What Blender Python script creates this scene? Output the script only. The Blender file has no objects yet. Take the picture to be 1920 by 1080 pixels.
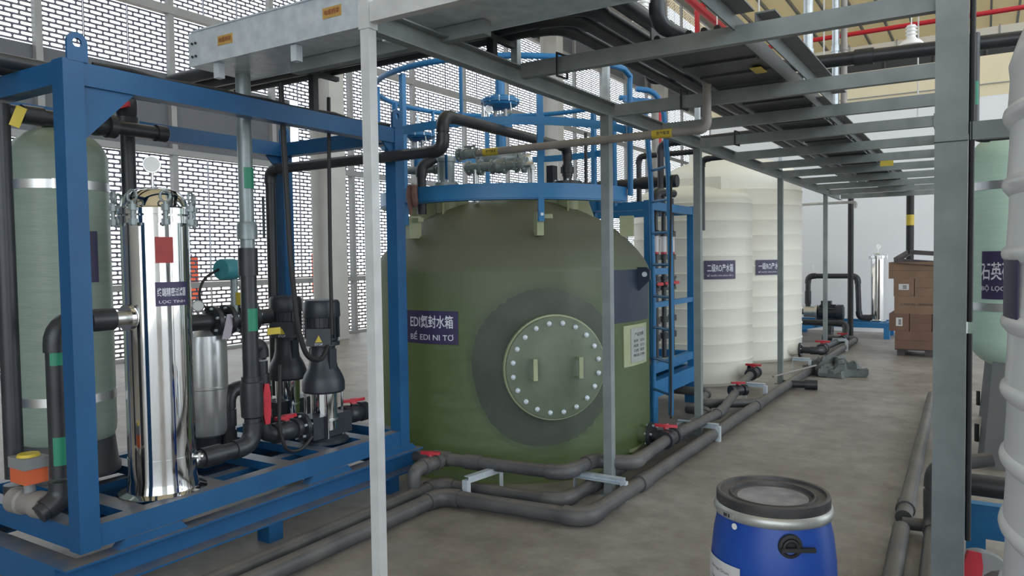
import bpy, math, random
from mathutils import Vector, Matrix
random.seed(7)
R_ = math.radians
SC = bpy.context.scene
COL = SC.collection
# ------------------------------------------------------------------ camera
cam_d = bpy.data.cameras.new('camera'); cam = bpy.data.objects.new('camera', cam_d); COL.objects.link(cam)
cam_d.sensor_width = 36.0; cam_d.lens = 1410.0/1920.0*36.0; cam_d.clip_start = 0.05; cam_d.clip_end = 300
def set_camera():
    yaw, pitch, roll = 0.5605, 0.0398, -0.0143
    f = Vector((-math.sin(yaw)*math.cos(pitch), math.cos(yaw)*math.cos(pitch), -math.sin(pitch)))
    r = Vector((math.cos(yaw), math.sin(yaw), 0)); u = r.cross(f)
    r2 = math.cos(roll)*r + math.sin(roll)*u; u2 = -math.sin(roll)*r + math.cos(roll)*u
    m = Matrix((r2, u2, -f)).transposed().to_4x4(); m.translation = Vector((0, 0, 1.6)); cam.matrix_world = m
set_camera(); SC.camera = cam
# ------------------------------------------------------------------ world and lights
w = bpy.data.worlds.new('world'); SC.world = w; w.use_nodes = True
bg = w.node_tree.nodes['Background']; bg.inputs[0].default_value = (0.84, 0.93, 1.0, 1); bg.inputs[1].default_value = 2.2
def portal(loc, rot, sx, sy):                 # daylight portal in an opening of the building
    d = bpy.data.lights.new('portal', 'AREA'); d.shape = 'RECTANGLE'; d.size = sx; d.size_y = sy; d.cycles.is_portal = True
    o = bpy.data.objects.new('portal', d); COL.objects.link(o); o.location = loc; o.rotation_euler = rot
SKY = ((1.8, 4.0), (6.0, 8.0)); SKY_Y = 6.5    # unseen roof openings added for light (x from, x to) and where they start
for x0, x1 in SKY: portal(((x0+x1)/2, (SKY_Y+52)/2, 13.6), (0, 0, 0), x1-x0, 52-SKY_Y)
portal((12.1, 6.4, 6.7), (0, R_(90), 0), 13.4, 20.7)
portal((4.5, -10.1, 4.75), (R_(90), 0, 0), 15, 9.5)
portal((-12.3, 20, 6.6), (0, R_(-90), 0), 13, 40)
vs = SC.view_settings; vs.view_transform = 'Standard'; vs.look = 'None'; vs.exposure = 0.62; vs.gamma = 1.0; vs.use_curve_mapping = False

# ------------------------------------------------------------------ materials
MATS = {}
def mat(name, col, rough=0.5, metal=0.0, col2=None, scale=6.0, stretch=(1, 1, 1), bump=0.0, bscale=40.0, trans=0.0, tcol=None, spec=0.5, lo=0.35, hi=0.7, coat=0.0, dust=0.0, dcol=(0.21, 0.175, 0.145)):
    m = bpy.data.materials.new(name); m.use_nodes = True; nt = m.node_tree; N = nt.nodes; L = nt.links
    b = N['Principled BSDF']; b.inputs['Base Color'].default_value = (*col, 1); b.inputs['Roughness'].default_value = rough
    b.inputs['Metallic'].default_value = metal; b.inputs['Specular IOR Level'].default_value = spec; b.inputs['Coat Weight'].default_value = coat
    tc = N.new('ShaderNodeTexCoord')
    if col2 is not None or bump:
        mp = N.new('ShaderNodeMapping'); mp.inputs['Scale'].default_value = stretch; L.new(tc.outputs['Object'], mp.inputs['Vector'])
    if col2 is not None:
        nz = N.new('ShaderNodeTexNoise'); nz.inputs['Scale'].default_value = scale; nz.inputs['Detail'].default_value = 5; L.new(mp.outputs[0], nz.inputs['Vector'])
        cr = N.new('ShaderNodeValToRGB'); e = cr.color_ramp.elements; e[0].position = lo; e[1].position = hi
        e[0].color = (*col, 1); e[1].color = (*col2, 1); L.new(nz.outputs[0], cr.inputs[0]); L.new(cr.outputs[0], b.inputs['Base Color'])
    if bump:
        n2 = N.new('ShaderNodeTexNoise'); n2.inputs['Scale'].default_value = bscale; n2.inputs['Detail'].default_value = 4; L.new(mp.outputs[0], n2.inputs['Vector'])
        bp = N.new('ShaderNodeBump'); bp.inputs['Strength'].default_value = bump; bp.inputs['Distance'].default_value = 0.01
        L.new(n2.outputs[0], bp.inputs['Height']); L.new(bp.outputs[0], b.inputs['Normal'])
    if trans:
        t = N.new('ShaderNodeBsdfTranslucent'); t.inputs[0].default_value = (*(tcol or col), 1)
        mx = N.new('ShaderNodeMixShader'); mx.inputs[0].default_value = trans
        L.new(b.outputs[0], mx.inputs[1]); L.new(t.outputs[0], mx.inputs[2]); L.new(mx.outputs[0], N['Material Output'].inputs[0])
    if dust:
        ge = N.new('ShaderNodeNewGeometry'); sx = N.new('ShaderNodeSeparateXYZ'); L.new(ge.outputs['True Normal'], sx.inputs[0])
        mr = N.new('ShaderNodeMapRange'); mr.inputs[1].default_value = 0.55; mr.inputs[2].default_value = 0.98; mr.inputs[4].default_value = dust; L.new(sx.outputs[2], mr.inputs[0])
        dn = N.new('ShaderNodeTexNoise'); dn.inputs['Scale'].default_value = 7; L.new(tc.outputs['Object'], dn.inputs['Vector'])
        mu = N.new('ShaderNodeMath'); mu.operation = 'MULTIPLY'; m3 = N.new('ShaderNodeMapRange'); m3.inputs[1].default_value = 0.3; m3.inputs[2].default_value = 0.6; m3.inputs[3].default_value = 0.45; L.new(dn.outputs[0], m3.inputs[0])
        L.new(mr.outputs[0], mu.inputs[0]); L.new(m3.outputs[0], mu.inputs[1]); dm = N.new('ShaderNodeMix'); dm.data_type = 'RGBA'; L.new(mu.outputs[0], dm.inputs[0])
        if b.inputs['Base Color'].links: L.new(b.inputs['Base Color'].links[0].from_socket, dm.inputs[6])
        else: dm.inputs[6].default_value = (*col, 1)
        dm.inputs[7].default_value = (*dcol, 1); L.new(dm.outputs[2], b.inputs['Base Color'])
    MATS[name] = m
    return m
mat('blue', (0.007, 0.075, 0.20), 0.42, col2=(0.011, 0.095, 0.24), scale=3, bump=0.05, dust=0.75)
mat('blue_light', (0.018, 0.15, 0.36), 0.42, col2=(0.024, 0.18, 0.40), scale=4)
mat('galv', (0.55, 0.61, 0.67), 0.35, 0.35, col2=(0.72, 0.78, 0.83), scale=14, bump=0.03)
mat('steel_grey', (0.20, 0.225, 0.23), 0.5, 0.2, col2=(0.26, 0.285, 0.29), scale=7, bump=0.05)
mat('post_white', (0.52, 0.53, 0.54), 0.5, 0.15, col2=(0.62, 0.63, 0.64), scale=9, bump=0.05)
mat('pvc_black', (0.018, 0.021, 0.027), 0.38, col2=(0.035, 0.038, 0.045), scale=5)
mat('pvc_grey', (0.055, 0.058, 0.064), 0.5, col2=(0.11, 0.108, 0.105), scale=4, bump=0.05, lo=0.4, hi=0.75, dust=0.5)
mat('pipe_iron', (0.25, 0.235, 0.225), 0.55, 0.2, col2=(0.33, 0.30, 0.28), scale=9)
mat('pipe_clear_grey', (0.22, 0.26, 0.27), 0.35, 0.3, col2=(0.30, 0.34, 0.35), scale=6)
mat('chrome', (0.80, 0.81, 0.82), 0.06, 1.0, col2=(0.68, 0.69, 0.71), scale=3)
mat('brushed', (0.62, 0.62, 0.62), 0.36, 1.0, col2=(0.74, 0.74, 0.74), scale=6)
mat('tank_steel', (0.50, 0.51, 0.52), 0.3, 0.6, col2=(0.58, 0.59, 0.60), scale=4)
mat('frp_vessel', (0.24, 0.31, 0.26), 0.38, col2=(0.29, 0.36, 0.31), scale=5, stretch=(1, 1, 9), bump=0.15, bscale=18, trans=0.12, tcol=(0.6, 0.75, 0.55))
mat('frp_vessel_r', (0.55, 0.76, 0.66), 0.3, col2=(0.62, 0.82, 0.72), scale=5, stretch=(1, 1, 9), bump=0.1, bscale=18, trans=0.15, tcol=(0.6, 0.8, 0.65))
mat('frp_tank', (0.13, 0.165, 0.10), 0.42, col2=(0.18, 0.22, 0.13), scale=3.5, stretch=(1, 1, 7), bump=0.12, bscale=20, trans=0.22, tcol=(0.62, 0.70, 0.30))
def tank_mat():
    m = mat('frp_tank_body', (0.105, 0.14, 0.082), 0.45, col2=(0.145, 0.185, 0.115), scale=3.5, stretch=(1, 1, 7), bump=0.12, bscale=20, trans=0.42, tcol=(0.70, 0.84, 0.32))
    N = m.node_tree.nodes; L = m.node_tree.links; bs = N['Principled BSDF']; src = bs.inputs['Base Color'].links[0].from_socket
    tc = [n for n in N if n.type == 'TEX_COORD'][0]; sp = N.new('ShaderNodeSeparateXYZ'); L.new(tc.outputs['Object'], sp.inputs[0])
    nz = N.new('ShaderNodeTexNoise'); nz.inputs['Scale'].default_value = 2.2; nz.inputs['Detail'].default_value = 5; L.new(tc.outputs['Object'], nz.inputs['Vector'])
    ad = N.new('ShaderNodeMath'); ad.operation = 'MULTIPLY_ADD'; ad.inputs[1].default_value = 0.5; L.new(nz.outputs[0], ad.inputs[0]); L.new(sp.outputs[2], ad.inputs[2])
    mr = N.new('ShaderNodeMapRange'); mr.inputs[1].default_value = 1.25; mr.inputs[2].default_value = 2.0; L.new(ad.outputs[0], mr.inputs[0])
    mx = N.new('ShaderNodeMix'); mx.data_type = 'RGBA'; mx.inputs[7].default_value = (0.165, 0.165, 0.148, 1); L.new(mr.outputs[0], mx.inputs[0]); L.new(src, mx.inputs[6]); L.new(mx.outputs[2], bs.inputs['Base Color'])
tank_mat()
mat('frp_pad', (0.048, 0.058, 0.042), 0.6, col2=(0.065, 0.077, 0.055), scale=4, bump=0.15, bscale=25)
mat('frp_cover', (0.10, 0.125, 0.085), 0.55, col2=(0.145, 0.17, 0.12), scale=5, bump=0.1)
mat('frp_pale', (0.30, 0.33, 0.20), 0.5, col2=(0.36, 0.39, 0.25), scale=6, bump=0.1)
mat('navy_dark', (0.012, 0.022, 0.045), 0.4, col2=(0.02, 0.03, 0.06), scale=5)
mat('pe_white', (0.86, 0.845, 0.76), 0.42, col2=(0.88, 0.87, 0.79), scale=2, trans=0.12, tcol=(0.9, 0.87, 0.75), bump=0.05, bscale=8)
mat('pe_near', (0.92, 0.93, 0.95), 0.25, col2=(0.94, 0.95, 0.96), scale=2, trans=0.12, tcol=(0.85, 0.88, 0.92), bump=0.05, bscale=8)
mat('red', (0.45, 0.018, 0.035), 0.4, col2=(0.55, 0.03, 0.05), scale=10)
mat('red_pipe', (0.55, 0.02, 0.035), 0.4)
mat('red_label', (0.33, 0.035, 0.03), 0.5, col2=(0.28, 0.03, 0.03), scale=20)
mat('sign_navy', (0.035, 0.028, 0.085), 0.45, col2=(0.045, 0.035, 0.10), scale=20)
mat('sign_text', (0.72, 0.73, 0.80), 0.5)
mat('yellow', (0.55, 0.42, 0.04), 0.5, col2=(0.62, 0.48, 0.06), scale=14)
mat('orange_label', (0.42, 0.25, 0.07), 0.5, col2=(0.48, 0.30, 0.09), scale=30)
mat('dark_text', (0.05, 0.04, 0.04), 0.6)
mat('brown_text', (0.22, 0.05, 0.03), 0.6)
mat('green_tape', (0.02, 0.22, 0.13), 0.45)
mat('paper', (0.62, 0.62, 0.63), 0.7, col2=(0.55, 0.55, 0.57), scale=30)
mat('pink_paper', (0.55, 0.50, 0.58), 0.7)
mat('plate_grey', (0.40, 0.42, 0.42), 0.4, 0.3, col2=(0.33, 0.36, 0.36), scale=25)
mat('rubber', (0.012, 0.012, 0.014), 0.6, col2=(0.02, 0.02, 0.022), scale=8)
mat('pump_black', (0.018, 0.023, 0.033), 0.42, col2=(0.028, 0.033, 0.044), scale=9)
mat('motor_blue', (0.03, 0.04, 0.06), 0.45)
mat('gauge_face', (0.75, 0.76, 0.76), 0.4)
mat('teal', (0.05, 0.26, 0.32), 0.45, col2=(0.06, 0.30, 0.36), scale=9)
mat('orange', (0.62, 0.13, 0.05), 0.45)
mat('grey_plastic', (0.22, 0.23, 0.24), 0.5)
mat('base_black', (0.035, 0.038, 0.045), 0.55, dust=0.4, col2=(0.055, 0.057, 0.06), scale=5)
mat('drum_blue', (0.008, 0.055, 0.33), 0.38, col2=(0.014, 0.075, 0.36), scale=4, bump=0.04)
mat('lid_black', (0.03, 0.03, 0.035), 0.5, col2=(0.10, 0.09, 0.085), scale=6, bump=0.1, lo=0.42, hi=0.75, dust=0.6, dcol=(0.20, 0.185, 0.175))
mat('lid_dusty', (0.22, 0.22, 0.235), 0.6, col2=(0.42, 0.42, 0.44), scale=9, bump=0.1)
mat('band', (0.44, 0.45, 0.43), 0.4, 0.6, col2=(0.54, 0.55, 0.53), scale=12)
mat('steel_dark', (0.13, 0.145, 0.15), 0.5, 0.2, col2=(0.17, 0.185, 0.19), scale=7)
mat('tray_dark', (0.055, 0.06, 0.065), 0.5, 0.2, col2=(0.08, 0.085, 0.09), scale=8)
mat('card', (0.20, 0.125, 0.085), 0.75, col2=(0.24, 0.15, 0.10), scale=5)
mat('card_dark', (0.15, 0.085, 0.06), 0.75, col2=(0.18, 0.10, 0.075), scale=5)
mat('rust_steel', (0.06, 0.05, 0.055), 0.5, 0.3, col2=(0.10, 0.085, 0.085), scale=9)
mat('cloth', (0.075, 0.085, 0.088), 0.6, col2=(0.12, 0.135, 0.135), scale=9, bump=0.4, bscale=25)
mat('panel', (0.10, 0.095, 0.135), 0.5, 0.1, col2=(0.12, 0.115, 0.155), scale=3)
mat('mullion', (0.30, 0.31, 0.32), 0.5, col2=(0.34, 0.34, 0.35), scale=3)
mat('column', (0.52, 0.52, 0.51), 0.55, col2=(0.57, 0.57, 0.56), scale=2)
mat('spandrel', (0.115, 0.125, 0.145), 0.6, col2=(0.13, 0.14, 0.16), scale=2)
mat('wall_pale', (0.78, 0.80, 0.84), 0.7, col2=(0.80, 0.82, 0.86), scale=1.2, bump=0.03)
mat('wall_cream', (0.74, 0.66, 0.47), 0.7, col2=(0.77, 0.69, 0.50), scale=1.2)
mat('wall_far', (0.70, 0.70, 0.67), 0.7, col2=(0.73, 0.73, 0.70), scale=1.2)
mat('roof_cream', (0.90, 0.82, 0.62), 0.6, col2=(0.92, 0.84, 0.65), scale=1, trans=0.22, tcol=(0.95, 0.85, 0.62))
mat('duct', (0.66, 0.63, 0.55), 0.5, 0.1, col2=(0.70, 0.67, 0.59), scale=2)
mat('dark_steel', (0.03, 0.032, 0.036), 0.6)
mat('ground_out', (0.84, 0.70, 0.58), 0.8, col2=(0.88, 0.76, 0.60), scale=0.4)
mat('banner', (0.85, 0.14, 0.06), 0.6)
mat('lamp_shade', (0.85, 0.86, 0.86), 0.35, 0.1)
mat('glass_tube', (0.80, 0.80, 0.82), 0.15, trans=0.4, tcol=(0.9, 0.9, 0.95))
# floor: dusty concrete
def floor_mat():
    m = bpy.data.materials.new('concrete'); m.use_nodes = True; nt = m.node_tree; N = nt.nodes; L = nt.links
    b = N['Principled BSDF']; b.inputs['Roughness'].default_value = 0.46; b.inputs['Specular IOR Level'].default_value = 0.5
    tc = N.new('ShaderNodeTexCoord')
    def noise(s, d, r=0.6):
        n = N.new('ShaderNodeTexNoise'); n.inputs['Scale'].default_value = s; n.inputs['Detail'].default_value = d; n.inputs['Roughness'].default_value = r
        L.new(tc.outputs['Object'], n.inputs['Vector']); return n
    a = noise(0.8, 6); c = noise(5.0, 7, 0.7); g = noise(60, 3)
    r1 = N.new('ShaderNodeValToRGB'); r1.color_ramp.elements[0].position = 0.32; r1.color_ramp.elements[1].position = 0.68
    r1.color_ramp.elements[0].color = (0.215, 0.185, 0.16, 1); r1.color_ramp.elements[1].color = (0.37, 0.34, 0.31, 1); L.new(a.outputs[0], r1.inputs[0])
    r2 = N.new('ShaderNodeValToRGB'); r2.color_ramp.elements[0].position = 0.3; r2.color_ramp.elements[1].position = 0.62
    r2.color_ramp.elements[0].color = (0.55, 0.54, 0.53, 1); r2.color_ramp.elements[1].color = (1, 1, 1, 1); L.new(c.outputs[0], r2.inputs[0])
    mx = N.new('ShaderNodeMix'); mx.data_type = 'RGBA'; mx.blend_type = 'MULTIPLY'; mx.inputs[0].default_value = 0.8
    L.new(r1.outputs[0], mx.inputs[6]); L.new(r2.outputs[0], mx.inputs[7])
    # thin scratches and cracks
    mp = N.new('ShaderNodeMapping'); mp.inputs['Scale'].default_value = (0.7, 2.6, 1); mp.inputs['Rotation'].default_value = (0, 0, 0.4); L.new(tc.outputs['Object'], mp.inputs['Vector'])
    v = noise(3.0, 8, 0.75); L.new(mp.outputs[0], v.inputs['Vector'])
    r3 = N.new('ShaderNodeValToRGB'); e = r3.color_ramp.elements; e[0].position = 0.30; e[1].position = 0.36; e[0].color = (0.5, 0.48, 0.46, 1); e[1].color = (1, 1, 1, 1)
    L.new(v.outputs[0], r3.inputs[0])
    m2 = N.new('ShaderNodeMix'); m2.data_type = 'RGBA'; m2.blend_type = 'MULTIPLY'; m2.inputs[0].default_value = 0.7
    L.new(mx.outputs[2], m2.inputs[6]); L.new(r3.outputs[0], m2.inputs[7]); L.new(m2.outputs[2], b.inputs['Base Color'])
    bp = N.new('ShaderNodeBump'); bp.inputs['Strength'].default_value = 0.12; bp.inputs['Distance'].default_value = 0.01; L.new(g.outputs[0], bp.inputs['Height']); L.new(bp.outputs[0], b.inputs['Normal'])
    MATS['concrete'] = m
floor_mat()

# ------------------------------------------------------------------ mesh helpers
OFF = {}
def frame(ax, up=(0, 0, 1)):
    a = Vector(ax).normalized(); u = Vector(up)
    if abs(a.dot(u.normalized())) > 0.99: u = Vector((0, 1, 0)) if abs(a.y) < 0.9 else Vector((1, 0, 0))
    s = a.cross(u).normalized(); t = s.cross(a).normalized()
    return s, t, a       # side, up, along
class MB:
    def __init__(self): self.v = []; self.f = []
    def add(self, vs, fs):
        o = len(self.v); self.v += [tuple(p) for p in vs]; self.f += [tuple(i+o for i in q) for q in fs]; return self
    def box(self, x0, x1, y0, y1, z0, z1):
        return self.add([(x0, y0, z0), (x1, y0, z0), (x1, y1, z0), (x0, y1, z0), (x0, y0, z1), (x1, y0, z1), (x1, y1, z1), (x0, y1, z1)],
                        [(3, 2, 1, 0), (4, 5, 6, 7), (0, 1, 5, 4), (1, 2, 6, 5), (2, 3, 7, 6), (3, 0, 4, 7)])
    def extr(self, prof, p, q, up=(0, 0, 1)):
        p = Vector(p); q = Vector(q); s, t, a = frame(q-p, up); n = len(prof)
        vs = [p+s*x+t*y for x, y in prof]+[q+s*x+t*y for x, y in prof]
        return self.add(vs, [tuple(range(n-1, -1, -1)), tuple(range(n, 2*n))]+[(i, (i+1) % n, n+(i+1) % n, n+i) for i in range(n)])
    def bar(self, p, q, w, h, up=(0, 0, 1)):
        return self.extr([(-w/2, -h/2), (w/2, -h/2), (w/2, h/2), (-w/2, h/2)], p, q, up)
    def chan(self, p, q, w, h, t=0.006, up=(0, 0, 1)):     # C channel, web on -side
        return self.extr([(-w/2, -h/2), (w/2, -h/2), (w/2, -h/2+t), (-w/2+t, -h/2+t), (-w/2+t, h/2-t), (w/2, h/2-t), (w/2, h/2), (-w/2, h/2)], p, q, up)
    def lathe(self, prof, c=(0, 0, 0), ax=(0, 0, 1), seg=24, up=(0, 0, 1)):
        s, t, a = frame(ax, up); c = Vector(c); vs = []; fs = []; n = len(prof)
        for i in range(seg):
            g = 2*math.pi*i/seg; d = s*math.cos(g)+t*math.sin(g)
            vs += [c+d*r+a*z for r, z in prof]
        for i in range(seg):
            j = (i+1) % seg
            for k in range(n-1): fs.append((i*n+k, j*n+k, j*n+k+1, i*n+k+1))
        flat = lambda z: any(r < 1e-6 and abs(q-z) < 1e-6 for r, q in prof)
        if prof[0][0] > 1e-6 and not flat(prof[0][1]): fs.append(tuple(i*n for i in range(seg-1, -1, -1)))
        if prof[-1][0] > 1e-6 and not flat(prof[-1][1]): fs.append(tuple(i*n+n-1 for i in range(seg)))
        return self.add(vs, fs)
    def cyl(self, p, q, r, seg=16, r2=None):
        p = Vector(p); q = Vector(q); L = (q-p).length
        return self.lathe([(r, 0), (r if r2 is None else r2, L)], p, q-p, seg)
    def tube(self, pts, r, seg=12, closed=False, rs=None):
        P = [Vector(p) for p in pts]; n = len(P); vs = []; fs = []; s = None
        for i in range(n):
            if closed: d = (P[(i+1) % n]-P[i-1]).normalized()
            else: d = (P[min(i+1, n-1)]-P[max(i-1, 0)]).normalized()
            if s is None: s, t, _ = frame(d)
            else:
                s = (s-d*s.dot(d)); s = s.normalized() if s.length > 1e-6 else frame(d)[0]; t = s.cross(d).normalized()*-1
                t = d.cross(s)*-1
            rr = r if rs is None else rs[i]
            for k in range(seg):
                g = 2*math.pi*k/seg; vs.append(P[i]+s*(rr*math.cos(g))+t*(rr*math.sin(g)))
        for i in range(n if closed else n-1):
            j = (i+1) % n
            for k in range(seg): fs.append((i*seg+k, i*seg+(k+1) % seg, j*seg+(k+1) % seg, j*seg+k))
        if not closed:
            fs.append(tuple(range(seg-1, -1, -1))); fs.append(tuple((n-1)*seg+k for k in range(seg)))
        return self.add(vs, fs)
    def band(self, c, R, r2, z0, z1, a0=0, a1=360, seg=64):   # flat ring band
        vs = []; fs = []; full = abs(a1-a0) >= 359.9; n = seg if full else seg+1
        for i in range(n):
            g = R_(a0+(a1-a0)*i/seg); sx, cx = math.sin(g), math.cos(g)
            vs += [(c[0]+R*sx, c[1]+R*cx, z0), (c[0]+R*sx, c[1]+R*cx, z1), (c[0]+r2*sx, c[1]+r2*cx, z1), (c[0]+r2*sx, c[1]+r2*cx, z0)]
        for i in range(n if full else n-1):
            j = (i+1) % n
            for k in range(4): fs.append((i*4+k, j*4+k, j*4+(k+1) % 4, i*4+(k+1) % 4))
        if not full: fs += [(0, 1, 2, 3), tuple((n-1)*4+k for k in (3, 2, 1, 0))]
        return self.add(vs, fs)
    def build(self, name, m, parent=None, smooth=True, local=False, ang=35):
        me = bpy.data.meshes.new(name); o0 = Vector((0, 0, 0)) if (local or parent is None) else OFF.get(parent.name, Vector((0, 0, 0)))
        me.from_pydata([tuple(Vector(p)-o0) for p in self.v], [], self.f); me.validate()
        import bmesh
        b = bmesh.new(); b.from_mesh(me); bmesh.ops.recalc_face_normals(b, faces=b.faces); b.to_mesh(me); b.free()
        me.materials.append(MATS[m] if isinstance(m, str) else m)
        if smooth:
            me.polygons.foreach_set('use_smooth', [True]*len(me.polygons)); me.set_sharp_from_angle(angle=R_(ang))
        o = bpy.data.objects.new(name, me); COL.objects.link(o)
        if parent is not None: o.parent = parent; OFF[o.name] = o0
        return o
def thing(name, label, cat, loc=(0, 0, 0), group=None, rz=0):
    o = bpy.data.objects.new(name, None); COL.objects.link(o); o.location = loc; o.rotation_euler = (0, 0, rz); o.empty_display_size = 0.1
    o['label'] = label; o['category'] = cat
    if group: o['group'] = group
    OFF[o.name] = Vector(loc); return o
def tag(o, label, cat, group=None):
    o['label'] = label; o['category'] = cat
    if group: o['group'] = group
    return o
def struct(o, label=None):
    o['kind'] = 'structure'
    if label: o['label'] = label
    return o
def copy_tree(o, parent=None):
    c = o.copy(); COL.objects.link(c); c.parent = parent
    for ch in [x for x in KIDS(o)]: copy_tree(ch, c)
    return c
def KIDS(o): return list(o.children)
def fillet(pts, rad, n=6):
    P = [Vector(p) for p in pts]; out = [P[0]]
    for i in range(1, len(P)-1):
        a = (P[i-1]-P[i]); b = (P[i+1]-P[i]); r = min(rad, a.length*0.49, b.length*0.49)
        A = P[i]+a.normalized()*r; B = P[i]+b.normalized()*r
        for k in range(n+1):
            t = k/n; out.append(A*(1-t)**2+P[i]*2*t*(1-t)+B*t*t)
    out.append(P[-1]); return out
def text_geo(s, w=None, h=None, bold=0.0):
    """mesh of a line of text: verts centred on the origin in (x, y), scaled to width w / height h"""
    cu = bpy.data.curves.new('t', 'FONT'); cu.body = s; cu.align_x = 'CENTER'; cu.size = 1.0; cu.offset = bold; cu.resolution_u = 3
    ob = bpy.data.objects.new('t', cu); COL.objects.link(ob)
    dg = bpy.context.evaluated_depsgraph_get(); me = bpy.data.meshes.new_from_object(ob.evaluated_get(dg))
    vs = [tuple(v.co) for v in me.vertices]; fs = [tuple(p.vertices) for p in me.polygons]
    bpy.data.objects.remove(ob); bpy.data.curves.remove(cu); bpy.data.meshes.remove(me)
    if not vs: return [], []
    xs = [v[0] for v in vs]; ys = [v[1] for v in vs]; sx = (w/(max(xs)-min(xs))) if w else 1; sy = (h/(max(ys)-min(ys))) if h else sx
    if not w: sx = sy
    cx = (max(xs)+min(xs))/2; cy = (max(ys)+min(ys))/2
    return [((v[0]-cx)*sx, (v[1]-cy)*sy) for v in vs], fs
def flat_text(s, c, right, up, w, h, m, parent, bold=0.0, name='lettering'):
    vs, fs = text_geo(s, w, h, bold); b = MB(); c = Vector(c); r = Vector(right).normalized(); u = Vector(up).normalized()
    b.add([c+r*x+u*y for x, y in vs], fs); return b.build(name, m, parent, smooth=False)
def cyl_text(s, c, R, ang, z, w, h, m, parent, bold=0.0, name='lettering'):
    """text wrapped round a vertical cylinder; ang in degrees, measured from +Y towards +X, seen from outside"""
    vs, fs = text_geo(s, w, h, bold); b = MB(); out = []
    for x, y in vs:
        g = R_(ang)-x/R; out.append((c[0]+R*math.sin(g), c[1]+R*math.cos(g), z+y))
    b.add(out, fs); return b.build(name, m, parent, smooth=False)
def cyl_patch(c, R, a0, a1, z0, z1, t, name, m, parent, seg=16):
    b = MB(); b.band(c, R, R+t, z0, z1, a0, a1, seg); return b.build(name, m, parent)
def elbow_pts(P, a, b, rad, n=6):
    A = P+a*rad; B = P+b*rad
    # true arc (assumes 90-ish degrees) by quadratic blend
    return [A*(1-t)**2+P*2*t*(1-t)+B*t*t for t in [k/n for k in range(n+1)]]
def run(parent, pts, r, m, elbow=True, coup=(), seg=14, er=1.18, rad=2.2, caps=False):
    """a pipe run as parts of parent: straight pipes, elbows (fatter), couplings at distances along each leg (leg, fraction)"""
    P = [Vector(p) for p in pts]; n = len(P); R = r*rad
    for i in range(n-1):
        d = (P[i+1]-P[i]); L = d.length; d.normalize()
        a = P[i]+d*(min(R, L*0.45) if i > 0 else 0); b = P[i+1]-d*(min(R, L*0.45) if i < n-2 else 0)
        MB().cyl(a, b, r, seg).build('pipe', m, parent)
        for (leg, fr) in coup:
            if leg == i:
                q = a+(b-a)*fr; MB().lathe([(r*1.02, -r*1.3), (r*1.22, -r*1.3), (r*1.22, r*1.3), (r*1.02, r*1.3)], q, d, seg).build('coupling', m, parent)
        if i > 0 and elbow:
            e = (P[i-1]-P[i]); l0 = e.length; e.normalize(); rr = min(R, l0*0.45, L*0.45)
            pts2 = elbow_pts(P[i], e, d, rr); pts2 = [pts2[0]+e*r*0.7]+pts2+[pts2[-1]+d*r*0.7]
            MB().tube(pts2, r*er, seg).build('elbow', m, parent)
def pipe(name, label, cat, pts, r, m, group=None, **k):
    zmin = min(p[2] for p in pts); t = thing(name, label, cat, (pts[0][0], pts[0][1], zmin), group); run(t, pts, r, m, **k); return t
def flange(parent, c, ax, r, m, t=0.02, bolts=6, bm='galv', name='flange'):
    f = MB().lathe([(r*0.5, -t/2), (r, -t/2), (r, t/2), (r*0.5, t/2)], c, ax, 20).build(name, m, parent)
    s, u, a = frame(ax)
    for k in range(bolts):
        g = 2*math.pi*k/bolts+0.3; q = Vector(c)+s*(r*0.82*math.cos(g))+u*(r*0.82*math.sin(g))
        MB().cyl(q-a*(t*1.0), q+a*(t*1.0), r*0.09, 6).build('bolt', bm, f)
    return f
def ball_valve(parent, c, ax, r, m='pvc_black', hup=(0, 0, 1), hdir=None, hm='red', s=0.8):
    """union ball valve: body, two union nuts, red lever handle; parts of parent"""
    c = Vector(c); a = Vector(ax).normalized(); up = Vector(hup).normalized(); hd = Vector(hdir).normalized() if hdir else a
    body = MB().lathe([(r*1.15, -r*2.4), (r*1.5, -r*2.4), (r*1.5, -r*1.4), (r*1.15, -r*1.35), (r*1.35, -r*0.8), (r*1.42, 0), (r*1.35, r*0.8), (r*1.15, r*1.35), (r*1.5, r*1.4), (r*1.5, r*2.4), (r*1.15, r*2.4)], c, a, 18).build('valve_body', m, parent)
    MB().cyl(c+up*r*1.0, c+up*r*1.95, r*0.45, 10).build('valve_stem', m, body)
    h = MB(); top = c+up*r*2.05
    sd = hd.cross(up).normalized()
    L = r*2.3*s; hw = r*0.55; th = r*0.22
    pr = [(-L, -hw*0.6), (-L*0.5, -hw), (L*0.5, -hw), (L, -hw*0.6), (L, hw*0.6), (L*0.5, hw), (-L*0.5, hw), (-L, hw*0.6)]
    n = len(pr); vs = [top+hd*x+sd*y-up*th for x, y in pr]+[top+hd*x+sd*y+up*th for x, y in pr]
    h.add(vs, [tuple(range(n-1, -1, -1)), tuple(range(n, 2*n))]+[(i, (i+1) % n, n+(i+1) % n, n+i) for i in range(n)])
    h.lathe([(r*0.6, -r*0.5), (r*0.5, r*0.28)], top, up, 10)
    h.build('handle', hm, parent)
def gauge(parent, base, h, r, face, m='galv'):
    base = Vector(base); top = base+Vector((0, 0, h)); f = Vector(face).normalized()
    MB().cyl(base, top-Vector((0, 0, r*0.8)), r*0.18, 8).build('gauge_stem', m, parent)
    g = MB().lathe([(0, -r*0.45), (r*0.85, -r*0.45), (r, -r*0.3), (r, r*0.32), (r*0.88, r*0.32), (r*0.86, r*0.24)], top, f, 20).build('gauge_case', m, parent)
    MB().lathe([(0, r*0.25), (r*0.85, r*0.25)], top, f, 20).build('gauge_dial', 'gauge_face', g)

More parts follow.
